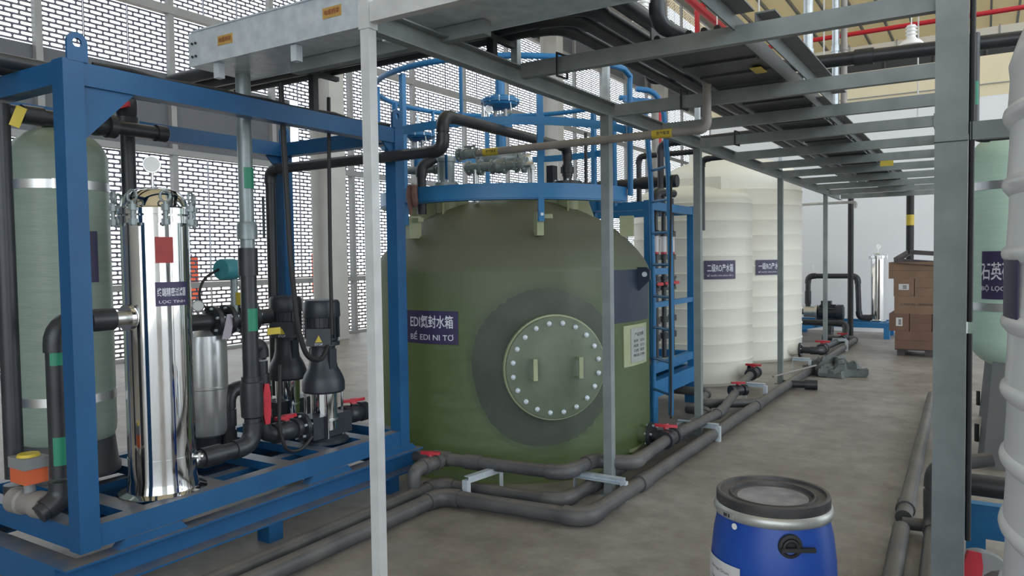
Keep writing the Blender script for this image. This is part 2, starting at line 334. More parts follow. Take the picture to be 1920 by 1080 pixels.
# ================================================================== THE SETTING
FX = -11.9                                   # facade plane
b = MB(); b.add([(FX-0.3, -12, 0), (16, -12, 0), (16, 52, 0), (FX-0.3, 52, 0), (FX-0.3, -12, -0.2), (16, -12, -0.2), (16, 52, -0.2), (FX-0.3, 52, -0.2)],
                [(0, 1, 2, 3), (7, 6, 5, 4), (0, 4, 5, 1), (1, 5, 6, 2), (2, 6, 7, 3), (3, 7, 4, 0)])
struct(b.build('floor', 'concrete', smooth=False), 'dusty grey concrete floor')
struct(MB().box(-120, FX-0.35, -80, 120, -0.5, -0.3).build('ground', 'ground_out', smooth=False), 'pale sandy ground outside the perforated wall')
# roof with purlins
rb_ = MB(); xe = [FX-1.0]+[v for q in SKY for v in q]+[16]
for k in range(0, len(xe), 2): rb_.box(xe[k], xe[k+1], -12, 52, 13.5, 13.65)
for x0, x1 in SKY: rb_.box(x0, x1, -12, SKY_Y, 13.5, 13.65)
roof = struct(rb_.build('ceiling', 'roof_cream', smooth=False), 'cream sheet roof with purlins and openings added for light')
pm = None
for i in range(24):
    x = FX+0.6+i*1.15
    if pm is None: pm = MB().box(-0.05, 0.05, -12, 52, 13.34, 13.5).build('purlin', 'mullion', roof, smooth=False); pm.location.x = x
    else:
        c = pm.copy(); COL.objects.link(c); c.parent = roof; c.location.x = x
# partition block (pale wall, cream top band)
PY = 16.75
wp = struct(MB().box(-5.2, 12, PY, PY+0.2, 0, 4.5).build('wall_end', 'wall_pale', smooth=False), 'pale blue grey painted end wall')
MB().box(-5.2, 12, PY-0.003, PY+0.2, 4.5, 5.25).build('upper_band', 'wall_cream', wp, smooth=False)
MB().box(-5.2, -5.0, PY+0.2, 34, 0, 5.25).build('return_wall', 'wall_far', wp, smooth=False)
MB().box(-5.2, 12, PY+0.2, 34, 5.15, 5.25).build('room_roof', 'dark_steel', wp, smooth=False)
struct(MB().box(FX-0.3, 16, 51.8, 52, 0, 13.5).build('wall_far_end', 'wall_far', smooth=False), 'far end wall of the hall')
# side and rear walls behind the camera, with unseen openings added to let daylight in
struct(MB().box(12, 12.2, -10, -4, 0, 13.5).box(12, 12.2, PY, 52, 0, 13.5).build('wall_right', 'wall_far', smooth=False), 'right wall either side of a wide opening added for daylight')
struct(MB().box(FX, -3.0, -10.2, -10, 0, 13.5).box(-3, 12.2, -10.2, -10, 9.5, 13.5).build('wall_back', 'wall_far', smooth=False), 'rear wall above a wide opening added for daylight')
struct(MB().box(16, 90, -80, 120, -0.35, -0.2).box(FX-0.35, 16, -80, -12, -0.35, -0.2).build('apron', 'ground_out', smooth=False), 'pale ground outside the open sides')

# perforated facade
facade = thing('wall_left', 'perforated metal screen wall with daylight behind', 'wall', (FX, 0, 0)); del facade['category']; facade['kind'] = 'structure'
BAY = 2.15; PW = BAY/3; Y0 = 5.81-2*BAY; RP = 0.072
def panel_mesh(rows):
    mb = MB(); t = 0.004; bar = 0.029; gap = RP-bar; pitch = PW/3.5
    mb.box(-t, t, 0.004, 0.018, 0, rows*RP+bar); mb.box(-t, t, PW-0.018, PW-0.004, 0, rows*RP+bar)
    for r in range(rows+1): mb.box(-t, t, 0.004, PW-0.004, r*RP, r*RP+bar)
    for r in range(rows):
        z0 = r*RP+bar; z1 = z0+gap; zm0 = z0+gap*0.3; zm1 = z1-gap*0.3
        off = 0 if r % 2 == 0 else pitch/2
        k = 1 if r % 2 == 0 else 0
        while True:
            y = off+k*pitch
            if y > PW-0.03: break
            if y > 0.03:
                a = 0.026; c = 0.0115
                pr = [(y-a, z0), (y+a, z0), (y+c, zm0), (y+c, zm1), (y+a, z1), (y-a, z1), (y-c, zm1), (y-c, zm0)]
                mb.add([(-t, p, q) for p, q in pr]+[(t, p, q) for p, q in pr], [tuple(range(7, -1, -1)), tuple(range(8, 16))]+[(i, (i+1) % 8, 8+(i+1) % 8, 8+i) for i in (1, 2, 3, 5, 6, 7)])
            k += 1
    me = bpy.data.meshes.new('panel'); me.from_pydata(mb.v, [], mb.f); me.materials.append(MATS['panel']); return me
TIERS = [(0.06, 15, 0, 18), (1.255, 30, 0, 18), (3.56, 31, 0, 18), (5.99, 31, 0, 18), (10.85, 29, 11, 18)]
for (z0, rows, i0, i1) in TIERS:
    me = panel_mesh(rows)
    for i in range(i0*3, i1*3):
        y = Y0+i*PW
        if z0 == 3.56 and y < 10.6: continue          # solid spandrel there, see below
        o = bpy.data.objects.new('panel', me); COL.objects.link(o); o.parent = facade; o.location = (0, y, z0)
me = panel_mesh(13)
for i in range(0, 13):
    o = bpy.data.objects.new('panel', me); COL.objects.link(o); o.parent = facade; o.location = (0, Y0+i*PW, 4.86)
YE = Y0+18*BAY
MB().box(FX-0.1, FX+0.02, Y0, 10.6, 3.5, 4.84).build('spandrel', 'spandrel', facade, smooth=False)
MB().box(FX-0.1, FX+0.02, Y0, YE, 8.32, 10.8).build('spandrel', 'spandrel', facade, smooth=False)
MB().box(FX-0.1, FX+0.02, Y0-15, Y0, 0, 13.5).build('side_panel', 'spandrel', facade, smooth=False)
MB().box(FX-0.1, FX+0.02, YE, 52, 0, 13.5).build('side_panel', 'spandrel', facade, smooth=False)
for z, h in ((0.0, 0.05), (1.15, 0.1), (3.45, 0.1), (5.84, 0.14), (8.28, 0.1), (10.75, 0.1), (13.0, 0.5)):
    MB().box(FX+0.0, FX+0.14, Y0, YE, z, z+h).build('rail', 'mullion', facade, smooth=False)
for i in range(19):
    y = Y0+i*BAY; MB().box(FX+0.01, FX+0.12, y-0.05, y+0.05, 0, 13.4).build('mullion', 'mullion', facade, smooth=False)
# portal columns
for y in (11.05, 20.5, 29.6, 38.9):
    t = struct(MB().box(FX+0.3, FX+0.32, y-0.2, y+0.2, 0, 13.3).box(FX+0.32, FX+0.86, y-0.008, y+0.008, 0, 13.3).box(FX+0.86, FX+0.88, y-0.2, y+0.2, 0, 13.3).build('column', 'column', smooth=False), 'pale painted steel column inside the screen wall')
# things outside
for i, (y, x, h, ww) in enumerate(((10.8, -15.5, 1.55, 0.28), (14.6, -15.5, 1.6, 0.3), (8.4, -15.3, 1.75, 0.75))):
    t = thing('banner', ['narrow orange red banner outside, left of the pump motors', 'narrow orange red banner outside, beside the grey column', 'wide orange red banner outside, behind the green vessel'][i], 'banner', (x, y, -0.3), 'banners outside the wall')
    MB().box(x, x+0.03, y-ww/2, y+ww/2, 0.75, h+0.2).build('sheet', 'banner', t, smooth=False)
    MB().cyl((x-0.03, y, -0.3), (x-0.03, y, h+0.25), 0.03, 8).build('pole', 'mullion', t)

# ================================================================== LARGE TANK (green FRP) AND ITS TOP WORKS
TC = (-3.44, 5.47); TR = 1.165; TS = 1.50
tank = thing('storage_tank', 'large green fibreglass tank with bolted round manhole cover and domed grey top', 'tank', (TC[0], TC[1], 0))
prof = [(0, 0.0), (TR+0.03, 0.0), (TR+0.03, 0.025), (TR, 0.06)]+[(TR, 0.06+(TS-0.06)*k/6) for k in range(1, 7)]
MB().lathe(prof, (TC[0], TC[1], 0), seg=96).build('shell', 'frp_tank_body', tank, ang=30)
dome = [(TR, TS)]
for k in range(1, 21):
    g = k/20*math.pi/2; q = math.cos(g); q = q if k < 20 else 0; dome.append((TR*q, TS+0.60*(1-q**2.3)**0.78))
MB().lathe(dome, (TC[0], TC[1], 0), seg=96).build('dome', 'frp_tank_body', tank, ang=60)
def dome_z(r):
    best = TS
    for (r0, z0), (r1, z1) in zip(dome, dome[1:]):
        if r1 <= r <= r0: best = z0+(z1-z0)*((r0-r)/(r0-r1+1e-9))
    return best
def tdir(a): return Vector((math.sin(R_(a)), math.cos(R_(a)), 0))
# reinforcing pad round the manhole (curved disc lying on the shell)
MA, MZ, MR = 134.0, 0.83, 0.36
def pad(name, ang, z, rr, t, m, parent, rin=0.0, wob=0.0):
    mb = MB(); n = 48; vs = []; fs = []; rings = 7
    for k in range(rings+1):
        for i in range(n):
            g = 2*math.pi*i/n; q = rr*(1+wob*math.sin(3*g+1)+wob*0.6*math.sin(5*g)) * (rin+(1-rin)*k/rings)
            x = q*math.cos(g); y = q*math.sin(g); a = R_(ang)-x/TR; rad = TR+(t if k < rings else -0.004)
            vs.append((TC[0]+rad*math.sin(a), TC[1]+rad*math.cos(a), z+y))
    for k in range(rings):
        for i in range(n): fs.append((k*n+i, k*n+(i+1) % n, (k+1)*n+(i+1) % n, (k+1)*n+i))
    fs.append(tuple(range(n-1, -1, -1))); mb.add(vs, fs); return mb.build(name, m, parent)
pad('reinforcing_pad', MA+1, MZ-0.01, 0.60, 0.006, 'frp_pad', tank, wob=0.018)
md = tdir(MA); mc = Vector((TC[0], TC[1], MZ))+md*TR
MB().lathe([(0.30, -0.06), (0.30, 0.075)], mc, md, 40).build('manhole_neck', 'frp_pale', tank)
MB().lathe([(0.30, 0.06), (MR+0.012, 0.06), (MR+0.012, 0.09), (0.3, 0.09)], mc, md, 56).build('manhole_flange', 'frp_pale', tank)
cov = MB().lathe([(0, 0.118), (MR-0.01, 0.118), (MR, 0.112), (MR, 0.09), (0, 0.09)][::-1], mc, md, 56).build('manhole_cover', 'frp_cover', tank)
s_, u_, a_ = frame(md)
bolt_proto = None
for k in range(20):
    g = 2*math.pi*(k+0.5)/20; q = mc+md*0.118+s_*(MR-0.045)*math.cos(g)+u_*(MR-0.045)*math.sin(g)
    if bolt_proto is None:
        bolt_proto = MB().lathe([(0.0175, -0.001), (0.0175, 0.004), (0.0125, 0.004), (0.0125, 0.014), (0.007, 0.018), (0, 0.018)], (0, 0, 0), md, 10).build('bolt', 'galv', cov, local=True); bo = bolt_proto
    else: bo = bolt_proto.copy(); COL.objects.link(bo); bo.parent = cov
    bo.location = q-OFF[tank.name]
for sx in (-0.165, 0.165):
    q = mc+md*0.118-s_*sx*0+s_*sx; h = MB()
    h.bar(q+md*0.045+u_*-0.075, q+md*0.045+u_*0.075, 0.03, 0.014, md).bar(q+u_*0.068, q+u_*0.068+md*0.05, 0.03, 0.014).bar(q-u_*0.068, q-u_*0.068+md*0.05, 0.03, 0.014)
    h.build('handle', 'frp_pale', cov)
# sign, data plate, dark navy patch, lug, lower nozzle
sg = cyl_patch(TC, TR+0.004, 167.0, 190.5, 0.985, 1.225, 0.004, 'sign', 'sign_navy', tank); sg['label'] = 'navy sign with white lettering'
cyl_text('EDI氮封水箱', TC, TR+0.0095, 178.2, 1.147, 0.385, 0.094, 'sign_text', sg, 0.012)
cyl_text('BỂ EDI NI TƠ', TC, TR+0.0095, 178.2, 1.044, 0.385, 0.064, 'sign_text', sg, 0.006)
dk = cyl_patch(TC, TR-0.002, 76, 109, 1.10, 1.50, 0.005, 'navy_patch', 'navy_dark', tank); dk['label'] = 'dark navy patch'
fr = cyl_patch(TC, TR-0.002, 82, 102, 0.76, 1.075, 0.012, 'plate_frame', 'frp_pale', tank)
dp = cyl_patch(TC, TR+0.011, 84.5, 97.5, 0.785, 1.05, 0.004, 'data_plate', 'plate_grey', tank); dp['label'] = 'grey data plate with worn print'
cyl_text('产品铭牌', TC, TR+0.0165, 91, 1.0, 0.17, 0.028, 'dark_text', dp)
for k in range(4): cyl_text(['容积  直径', '高度  压力', '介质  温度', '制造日期'][k], TC, TR+0.0165, 91, 0.95-0.037*k, 0.2, 0.022, 'dark_text', dp)
d = tdir(90); lugp = Vector((TC[0], TC[1], 1.44))+d*TR
lg = MB().extr([(-0.02, -0.13), (0.10, -0.02), (0.10, 0.05), (0.07, 0.075), (-0.02, 0.075)], lugp-Vector((0, 0.013, 0)), lugp+Vector((0, 0.013, 0))).build('lug', 'navy_dark', tank, smooth=False)
MB().cyl(lugp+Vector((0.06, -0.022, 0.02)), lugp+Vector((0.06, 0.022, 0.02)), 0.02, 10).build('bolt', 'galv', lg)
MB().box(-2.33, -2.26, 5.30, 5.62, 0.10, 0.12).build('gusset', 'frp_pale', tank, smooth=False)
d = tdir(88); q = Vector((TC[0], TC[1], 0.2))+d*(TR-0.02)
nz = MB().cyl(q, q+d*0.10, 0.065, 18).build('outlet_nozzle', 'frp_tank', tank); flange(tank, q+d*0.105, d, 0.10, 'pvc_black', 0.03)
# dome nozzles with gussets
def dome_nozzle(ang, rad, r, ztop, parent=tank, gus=4):
    p = Vector((TC[0], TC[1], 0))+tdir(ang)*rad; z0 = dome_z(rad)-0.03
    n = MB().lathe([(r*0.7, z0), (r, z0), (r, ztop-0.03), (r*1.6, ztop-0.03), (r*1.6, ztop), (r*0.7, ztop)], (p.x, p.y, 0), seg=24).build('nozzle', 'frp_pale', parent)
    for k in range(gus):
        g = k*math.pi/2+0.5; d = Vector((math.cos(g), math.sin(g), 0)); s = Vector((-math.sin(g), math.cos(g), 0))*0.008
        zz = dome_z(min(TR, (p+d*r*2.5-Vector((TC[0], TC[1], 0))).xy.length))-0.05; pts = [(p+d*r*0.9, ztop-0.03), (p+d*r*1.5, ztop-0.03), (p+d*r*2.6, zz), (p+d*r*0.9, zz)]
        mb = MB(); mb.add([Vector((a.x, a.y, z))+s for a, z in pts]+[Vector((a.x, a.y, z))-s for a, z in pts], [(0, 1, 2, 3), (7, 6, 5, 4), (0, 4, 5, 1), (1, 5, 6, 2), (2, 6, 7, 3), (3, 7, 4, 0)]); mb.build('gusset', 'frp_pale', n, smooth=False)
    return p
def nozz_xy(x, y, r, ztop): 
    dx, dy = x-TC[0], y-TC[1]; return dome_nozzle(math.degrees(math.atan2(dx, dy)), math.hypot(dx, dy), r, ztop)
nozz_xy(-3.78, 5.02, 0.085, 2.20); nozz_xy(-3.30, 5.42, 0.085, 2.19); nozz_xy(-2.90, 5.50, 0.09, 2.19); nozz_xy(-4.18, 5.25, 0.08, 2.12)
# stanchion lugs
for a in (136, 196, 256, 316, 16, 76):
    p = Vector((TC[0], TC[1], 0))+tdir(a)*1.0; z0 = dome_z(0.97); t = tdir(a+90)
    MB().bar(Vector((p.x, p.y, z0)), Vector((p.x, p.y, 1.93)), 0.05, 0.11, tdir(a)).bar(Vector((p.x, p.y, 1.9))-t*0.10-Vector((0, 0, 0.0)), Vector((p.x, p.y, 1.9)), 0.05, 0.03).build('lug', 'frp_pale', tank, smooth=False)

# guard rail round the top
gr = thing('guard_rail', 'blue circular guard railing round the top of the green tank', 'railing', (TC[0], TC[1], 2.0))
def arc(R, z, a0, a1, n): return [(TC[0]+R*math.sin(R_(a0+(a1-a0)*k/n)), TC[1]+R*math.cos(R_(a0+(a1-a0)*k/n)), z) for k in range(n+1)]
GA0, GA1 = 92, 388
top = arc(1.125, 3.02, GA0, GA1, 60)
pA = Vector(top[0]); pB = Vector(top[-1])
top = [pA+Vector((0, 0, -0.95)), pA+Vector((0, 0, -0.10)), pA+Vector((0.005, 0, -0.04))]+top[1:-1]+[pB+Vector((0, 0, -0.04)), pB+Vector((0, 0, -0.10)), pB+Vector((0, 0, -0.95))]
MB().tube(top, 0.022, 10).build('top_rail', 'blue_light', gr)
MB().band(TC, 1.085, 1.095, 2.545, 2.605, GA0, GA1, 60).build('mid_rail', 'blue_light', gr)
MB().band(TC, 1.085, 1.095, 2.03, 2.135, GA0, GA1, 60).build('toe_board', 'blue_light', gr)
MB().band(TC, 0.99, 1.085, 2.02, 2.03, GA0, GA1, 60).build('ring_plate', 'blue_light', gr)
for a in (136, 196, 256, 316, 16):
    p = Vector((TC[0], TC[1], 0))+tdir(a)*1.075; st = MB().bar((p.x, p.y, 1.86), (p.x, p.y, 3.0), 0.042, 0.036, tdir(a)).build('stanchion', 'blue_light', gr, smooth=False)
    MB().cyl(p+tdir(a)*0.015+Vector((0, 0, 1.91)), p+tdir(a)*0.035+Vector((0, 0, 1.91)), 0.012, 8).build('bolt', 'galv', st)
for a in (166, 226, 286, 346, 46-22):
    p = Vector((TC[0], TC[1], 0))+tdir(a)*1.09; MB().bar((p.x, p.y, 2.57), (p.x, p.y, 3.02), 0.02, 0.02, tdir(a)).build('baluster', 'blue_light', gr, smooth=False)
# gloves hung on the toe board
t = thing('work_gloves', 'pair of dirty brown work gloves hung over the blue toe board', 'gloves', (-3.62, 4.40, 1.93))
mat('glove', (0.16, 0.085, 0.075), 0.8, col2=(0.22, 0.12, 0.10), scale=20)
for dx in (0, 0.045):
    x = -3.62+dx; MB().tube([(x, 4.36, 2.15), (x, 4.355, 2.08), (x+0.01, 4.352, 2.02), (x+0.005, 4.36, 1.93-dx*-1.2)], 0.02, 8, rs=[0.02, 0.026, 0.024, 0.01]).build('glove', 'glove', t)

# two diaphragm control valves on the tank top
def control_valve(c, s, label):
    x, y, z = c; t = thing('control_valve', label, 'valve', (x, y, z), 'diaphragm valves on the tank')
    r = 0.165*s
    MB().lathe([(0, 0.50), (0.05*s, 0.50), (r*0.55, 0.515), (r*0.86, 0.535), (r*0.92, 0.555), (r, 0.555), (r, 0.567)], (x, y, z), seg=32).build('lower_case', 'blue_light', t)
    up = MB().lathe([(r, 0.569), (r, 0.582), (r*0.92, 0.582), (r*0.8, 0.605), (r*0.45, 0.62), (0, 0.625)], (x, y, z), seg=32).build('upper_case', 'blue_light', t)
    for k in range(12):
        g = k*math.pi/6; q = (x+r*0.96*math.cos(g), y+r*0.96*math.sin(g)); MB().cyl((*q, z+0.55), (*q, z+0.595), 0.007*s, 6).build('bolt', 'galv', up)
    MB().cyl((x, y, z+0.62), (x, y, z+0.80*s), 0.04*s, 16).build('spring_can', 'blue_light', t)
    MB().cyl((x, y, z+0.80*s), (x, y, z+0.95*s), 0.013*s, 8).build('vent_rod', 'galv', t)
    for k in (-1, 1): MB().bar((x+k*0.05*s, y, z+0.40), (x+k*0.05*s, y, z+0.51), 0.02, 0.03).build('yoke_leg', 'brushed', t, smooth=False)
    MB().cyl((x, y, z+0.38), (x, y, z+0.5), 0.016, 10).build('valve_stem', 'chrome', t)
    MB().lathe([(0, 0.33), (0.09*s, 0.33), (0.10*s, 0.35), (0.10*s, 0.375), (0.075*s, 0.395), (0, 0.40)], (x, y, z), seg=24).build('bonnet', 'blue_light', t)
    MB().cyl((x, y, z+0.13), (x, y, z+0.34), 0.045*s, 14).build('neck', 'blue_light', t)
    MB().lathe([(0.03, -0.17), (0.075*s, -0.17), (0.075*s, -0.145), (0.045, -0.14), (0.06*s, -0.06), (0.07*s, 0), (0.06*s, 0.06), (0.045, 0.14), (0.075*s, 0.145), (0.075*s, 0.17), (0.03, 0.17)], (x, y, z+0.09), (1, 0.25, 0), 24).build('valve_body', 'pipe_clear_grey', t)
    for k in (-1, 1): flange(t, Vector((x, y, z+0.09))+Vector((1, 0.25, 0)).normalized()*k*0.19, (1, 0.25, 0), 0.085*s, 'pipe_clear_grey', 0.018)
    MB().cyl((x-0.12*s, y-0.06, z+0.36), (x-0.12*s, y-0.06, z+0.54), 0.028*s, 12).build('filter_regulator', 'brushed', t)
    gauge(t, (x-0.05*s, y-0.10, z+0.40), 0.10, 0.032*s, (0.5, -0.8, 0), 'brushed')
    MB().tube(fillet([(x+0.13*s, y-0.05, z+0.56), (x+0.15*s, y-0.06, z+0.46), (x+0.10*s, y-0.05, z+0.42), (x+0.03, y-0.04, z+0.45)], 0.04), 0.005, 6).build('air_tube', 'brushed', t)
    return t
cv1 = control_valve((-3.50, 5.43, 2.36), 1.0, 'blue diaphragm control valve standing high in the middle of the tank top')
cv2 = control_valve((-4.07, 5.02, 2.30), 0.9, 'blue diaphragm control valve behind the corner post of the pump skid')
run(cv1, [(-3.31, 5.48, 2.45), (-3.25, 5.49, 2.45), (-3.25, 5.49, 2.19)], 0.022, 'brushed')
run(cv2, [(-3.88, 5.07, 2.39), (-3.80, 5.09, 2.39), (-3.80, 5.09, 2.0)], 0.022, 'brushed'); cv2.scale = (1, 1, 0.6)
# breather filter pot and black riser beside it
t = thing('breather_valve', 'grey cylindrical breather pot on a tank top nozzle', 'valve', (-3.78, 5.02, 2.2))
MB().lathe([(0, 2.20), (0.105, 2.20), (0.105, 2.225), (0.07, 2.23), (0.075, 2.40), (0.085, 2.40), (0.085, 2.43), (0.05, 2.45), (0, 2.45)], (-3.78, 5.02, 0), seg=28).build('pot', 'pipe_clear_grey', t)
for k in range(8):
    g = k*math.pi/4; MB().cyl((-3.78+0.09*math.cos(g), 5.02+0.09*math.sin(g), 2.195), (-3.78+0.09*math.cos(g), 5.02+0.09*math.sin(g), 2.245), 0.008, 6).build('bolt', 'galv', t)
MB().bar((-3.72, 4.945, 2.25), (-3.72, 4.945, 2.45), 0.02, 0.01).build('lever', 'blue', t, smooth=False)
pipe('riser_pipe', 'short black riser pipe beside the grey breather pot', 'pipe', [(-3.80, 4.72, 1.96), (-3.80, 4.72, 2.34), (-3.72, 4.80, 2.40)], 0.038, 'pvc_black')
# black feed line from the pump skid to the tank
feed = pipe('feed_pipe', 'black feed pipe from the pump skid rising over the tank top', 'pipe',
     [(-4.49, 3.80, 0.60), (-4.49, 3.80, 2.28), (-2.88, 3.80, 2.28), (-2.88, 3.80, 2.50), (-2.90, 5.50, 2.50), (-2.90, 5.50, 2.22)], 0.036, 'pvc_black', coup=((4, 0.55),))
flange(feed, (-2.90, 5.50, 2.205), (0, 0, 1), 0.12, 'pvc_black', 0.03, 8); MB().lathe([(0.037, 0), (0.055, 0), (0.055, 0.05), (0.037, 0.05)], (-2.90, 5.5, 2.29)).build('union', 'pvc_black', feed)
# grey gas line in front of the frame
gas = pipe('gas_pipe', 'grey steel pipe with yellow tag crossing in front of the frame post', 'pipe',
     [(-3.10, 4.50, 2.36), (-1.42, 4.50, 2.36), (-1.42, 4.50, 2.70), (-1.20, 4.50, 2.70)], 0.026, 'pipe_iron', er=1.12)
for x in (-1.70, -2.98):
    tg = MB().lathe([(0.0272, -0.065), (0.0272, 0.065)], (x, 4.5, 2.36), (1, 0, 0), 16).build('tag', 'yellow', gas); flat_text('氮气管道', (x+0.01, 4.472, 2.36), (1, 0, 0), (0, 0, 1), 0.085, 0.022, 'dark_text', tg, 0.01)
ball_valve(gas, (-3.17, 4.50, 2.36), (1, 0, 0), 0.026, 'pipe_clear_grey', hm='grey_plastic'); flange(gas, (-3.26, 4.5, 2.36), (1, 0, 0), 0.05, 'pipe_clear_grey', 0.016)
# flanged valve string on top
t = thing('valve_string', 'string of flanged grey valves under the tagged grey pipe', 'valve', (-3.35, 5.0, 2.25))
MB().cyl((-3.55, 4.98, 2.33), (-3.05, 5.08, 2.33), 0.038, 16).build('pipe', 'pipe_clear_grey', t)
for k, f in enumerate((-3.52, -3.42, -3.32, -3.22, -3.12, -3.06)): flange(t, (f, 4.98+(f+3.55)*0.2, 2.33), (1, 0.2, 0), 0.066 if k % 2 else 0.058, 'pipe_clear_grey', 0.02)
MB().lathe([(0.045, -0.05), (0.062, 0), (0.045, 0.05)], (-3.27, 5.035, 2.33), (1, 0.2, 0)).build('valve_body', 'pipe_clear_grey', t)
run(t, [(-3.05, 5.08, 2.33), (-2.99, 5.09, 2.33), (-2.99, 5.09, 2.05)], 0.02, 'brushed'); MB().cyl((-3.46, 4.99, 2.05), (-3.46, 4.99, 2.33), 0.026, 12).build('support_leg', 'brushed', t)
pipe('vent_pipe', 'thin dark vent pipe behind the railing beside the black feed drop', 'pipe', [(-2.78, 5.6, 2.1), (-2.78, 5.6, 2.62)], 0.014, 'pvc_black')
t = thing('level_gauge', 'black upright level gauge box beside the middle stanchion', 'gauge', (-3.05, 5.5, 2.12)); MB().box(-3.08, -3.02, 5.47, 5.55, 2.12, 2.36).build('case', 'pump_black', t, smooth=False); MB().cyl((-3.05, 5.51, 2.02), (-3.05, 5.51, 2.12), 0.02, 10).build('stem', 'pump_black', t)

# ================================================================== WHITE PE TANKS
def pe_tank(c, R, hs, ht, label, pitch=0.215, m='pe_white', amp=0.012, name='water_tank'):
    t = thing(name, label, 'tank', (c[0], c[1], 0)); pr = [(0, 0), (R*0.97, 0), (R, 0.04)]; z = 0.10
    while z+pitch < hs:
        pr += [(R, z), (R+amp*0.4, z+pitch*0.86), (R+amp, z+pitch*0.92), (R+amp, z+pitch*0.97), (R-amp*0.2, z+pitch)]; z += pitch
    pr += [(R, hs)]
    for k in range(1, 9):
        g = k/8*math.pi/2; pr.append((R*math.cos(g)**0.8 if k < 8 else 0, hs+(ht-hs)*math.sin(g)))
    MB().lathe(pr, (c[0], c[1], 0), seg=80).build('body', m, t, ang=28); return t
A = pe_tank((-3.22, 9.56), 0.745, 2.28, 2.50, 'shorter white plastic ribbed tank with purple sign, nearer the ladder')
MB().box(-3.25, -2.72, 9.15, 9.55, 2.36, 2.56).build('manway', 'pe_white', A, smooth=False)
sg = cyl_patch((-3.22, 9.56), 0.757, 119.5, 151, 1.31, 1.535, 0.006, 'sign', 'sign_navy', A); sg['label'] = 'purple sign'
cyl_text('二级RO产水箱', (-3.22, 9.56), 0.7645, 135.2, 1.445, 0.345, 0.10, 'sign_text', sg, 0.012); cyl_text('BỂ NƯỚC SẢN (RO) CẤP 2', (-3.22, 9.56), 0.7645, 135.2, 1.355, 0.345, 0.034, 'sign_text', sg, 0.006)
B = pe_tank((-3.48, 12.12), 1.10, 2.72, 3.12, 'taller white plastic ribbed tank with purple sign half behind a post', 0.225)
MB().lathe([(0.0, 3.24), (0.30, 3.23), (0.32, 3.2), (0.32, 3.02)][::-1], (-3.72, 11.9, 0), seg=36).build('manway', 'pe_white', B)
sg = cyl_patch((-3.48, 12.12), 1.112, 120.5, 144, 1.30, 1.52, 0.006, 'sign', 'sign_navy', B); sg['label'] = 'purple sign'
cyl_text('一级RO产水箱', (-3.48, 12.12), 1.1195, 132.2, 1.43, 0.385, 0.10, 'sign_text', sg, 0.012); cyl_text('BỂ NƯỚC SẢN (RO) CẤP 1', (-3.48, 12.12), 1.1195, 132.2, 1.345, 0.385, 0.034, 'sign_text', sg, 0.006)
for (T, x0, y, z, rr) in ((A, -2.53, 9.33, 0.16, 0.06), (B, -2.42, 11.75, 0.17, 0.065)):
    MB().cyl((x0-0.06, y, z), (x0+0.10, y, z), rr*1.3, 20).build('outlet_boss', 'pe_white', T); flange(T, (x0+0.11, y, z), (1, 0, 0), 0.105, 'pvc_black', 0.03)
NC = (0.66, 2.67); NR = 0.60
N_ = thing('near_tank', 'white translucent plastic tank with bulging ribs, cut by the right picture edge', 'tank', (NC[0], NC[1], 0))
pr = [(0, 0), (NR-0.02, 0), (NR, 0.03)]; z = 0.06
while z < 2.0:
    pr += [(NR+0.002, z+0.01), (NR, z+0.05), (NR-0.001, z+0.10), (NR+0.006, z+0.108), (NR+0.015, z+0.12), (NR+0.018, z+0.132), (NR+0.015, z+0.146), (NR+0.005, z+0.156)]; z += 0.2
pr += [(NR, 2.10), (NR+0.004, 2.14), (NR-0.015, 2.20), (NR-0.035, 2.25), (NR-0.04, 2.55), (NR-0.10, 2.68), (NR-0.3, 2.76), (0, 2.78)]
MB().lathe(pr, (NC[0], NC[1], 0), seg=96).build('body', 'pe_near', N_, ang=40)
sgn = cyl_patch(NC, NR+0.008, 252, 268.0, 1.385, 1.60, 0.003, 'sign', 'sign_navy', N_); sgn['label'] = 'edge of a dark sign'

# ================================================================== STEEL PIPE RACK (posts, rails, cross beams)
rack = thing('pipe_rack', 'grey steel overhead pipe rack of posts, rails and cross beams', 'frame', (-2.12, 2.31, 0))
for i, y in enumerate((2.31, 4.58, 6.45, 9.6, 12.7)):
    m = 'post_white' if i == 0 else 'steel_grey'
    w_ = 0.045 if i == 0 else 0.06; p = MB().bar((-2.12, y, 0), (-2.12, y, 2.63 if i == 0 else 2.525), w_, w_, (0, -1, 0)).build('post', m, rack, smooth=False)
    if i: MB().box(-2.18, -2.06, y-0.06, y+0.06, 0, 0.008).build('foot_plate', 'steel_grey', p, smooth=False)
    else: MB().box(-2.147, -2.0925, 2.283, 2.337, 2.53, 2.645).build('sleeve', 'post_white', p, smooth=False)
MB().chan((-2.12, 2.34, 2.575), (-2.12, 14.2, 2.575), 0.05, 0.10, 0.007).build('rail', 'steel_grey', rack, smooth=False)
MB().chan((-0.30, 6.42, 2.575), (-0.30, 14.2, 2.575), 0.05, 0.10, 0.007).build('rail', 'steel_grey', rack, smooth=False)
for y in (2.31, 3.47, 4.67, 5.55, 6.45, 7.52, 8.53, 9.55, 10.65, 11.75, 12.85, 14.0):
    x1 = -0.17 if y == 3.47 else (-0.20 if y == 4.67 else (-0.25 if y == 5.55 else -0.28))
    zc = 2.592 if y < 4 else 2.572
    MB().chan((x1, y, zc), (-2.09, y, zc), 0.045, 0.078, 0.006).build('cross_beam', 'post_white' if y < 3 else 'steel_grey', rack, smooth=False)
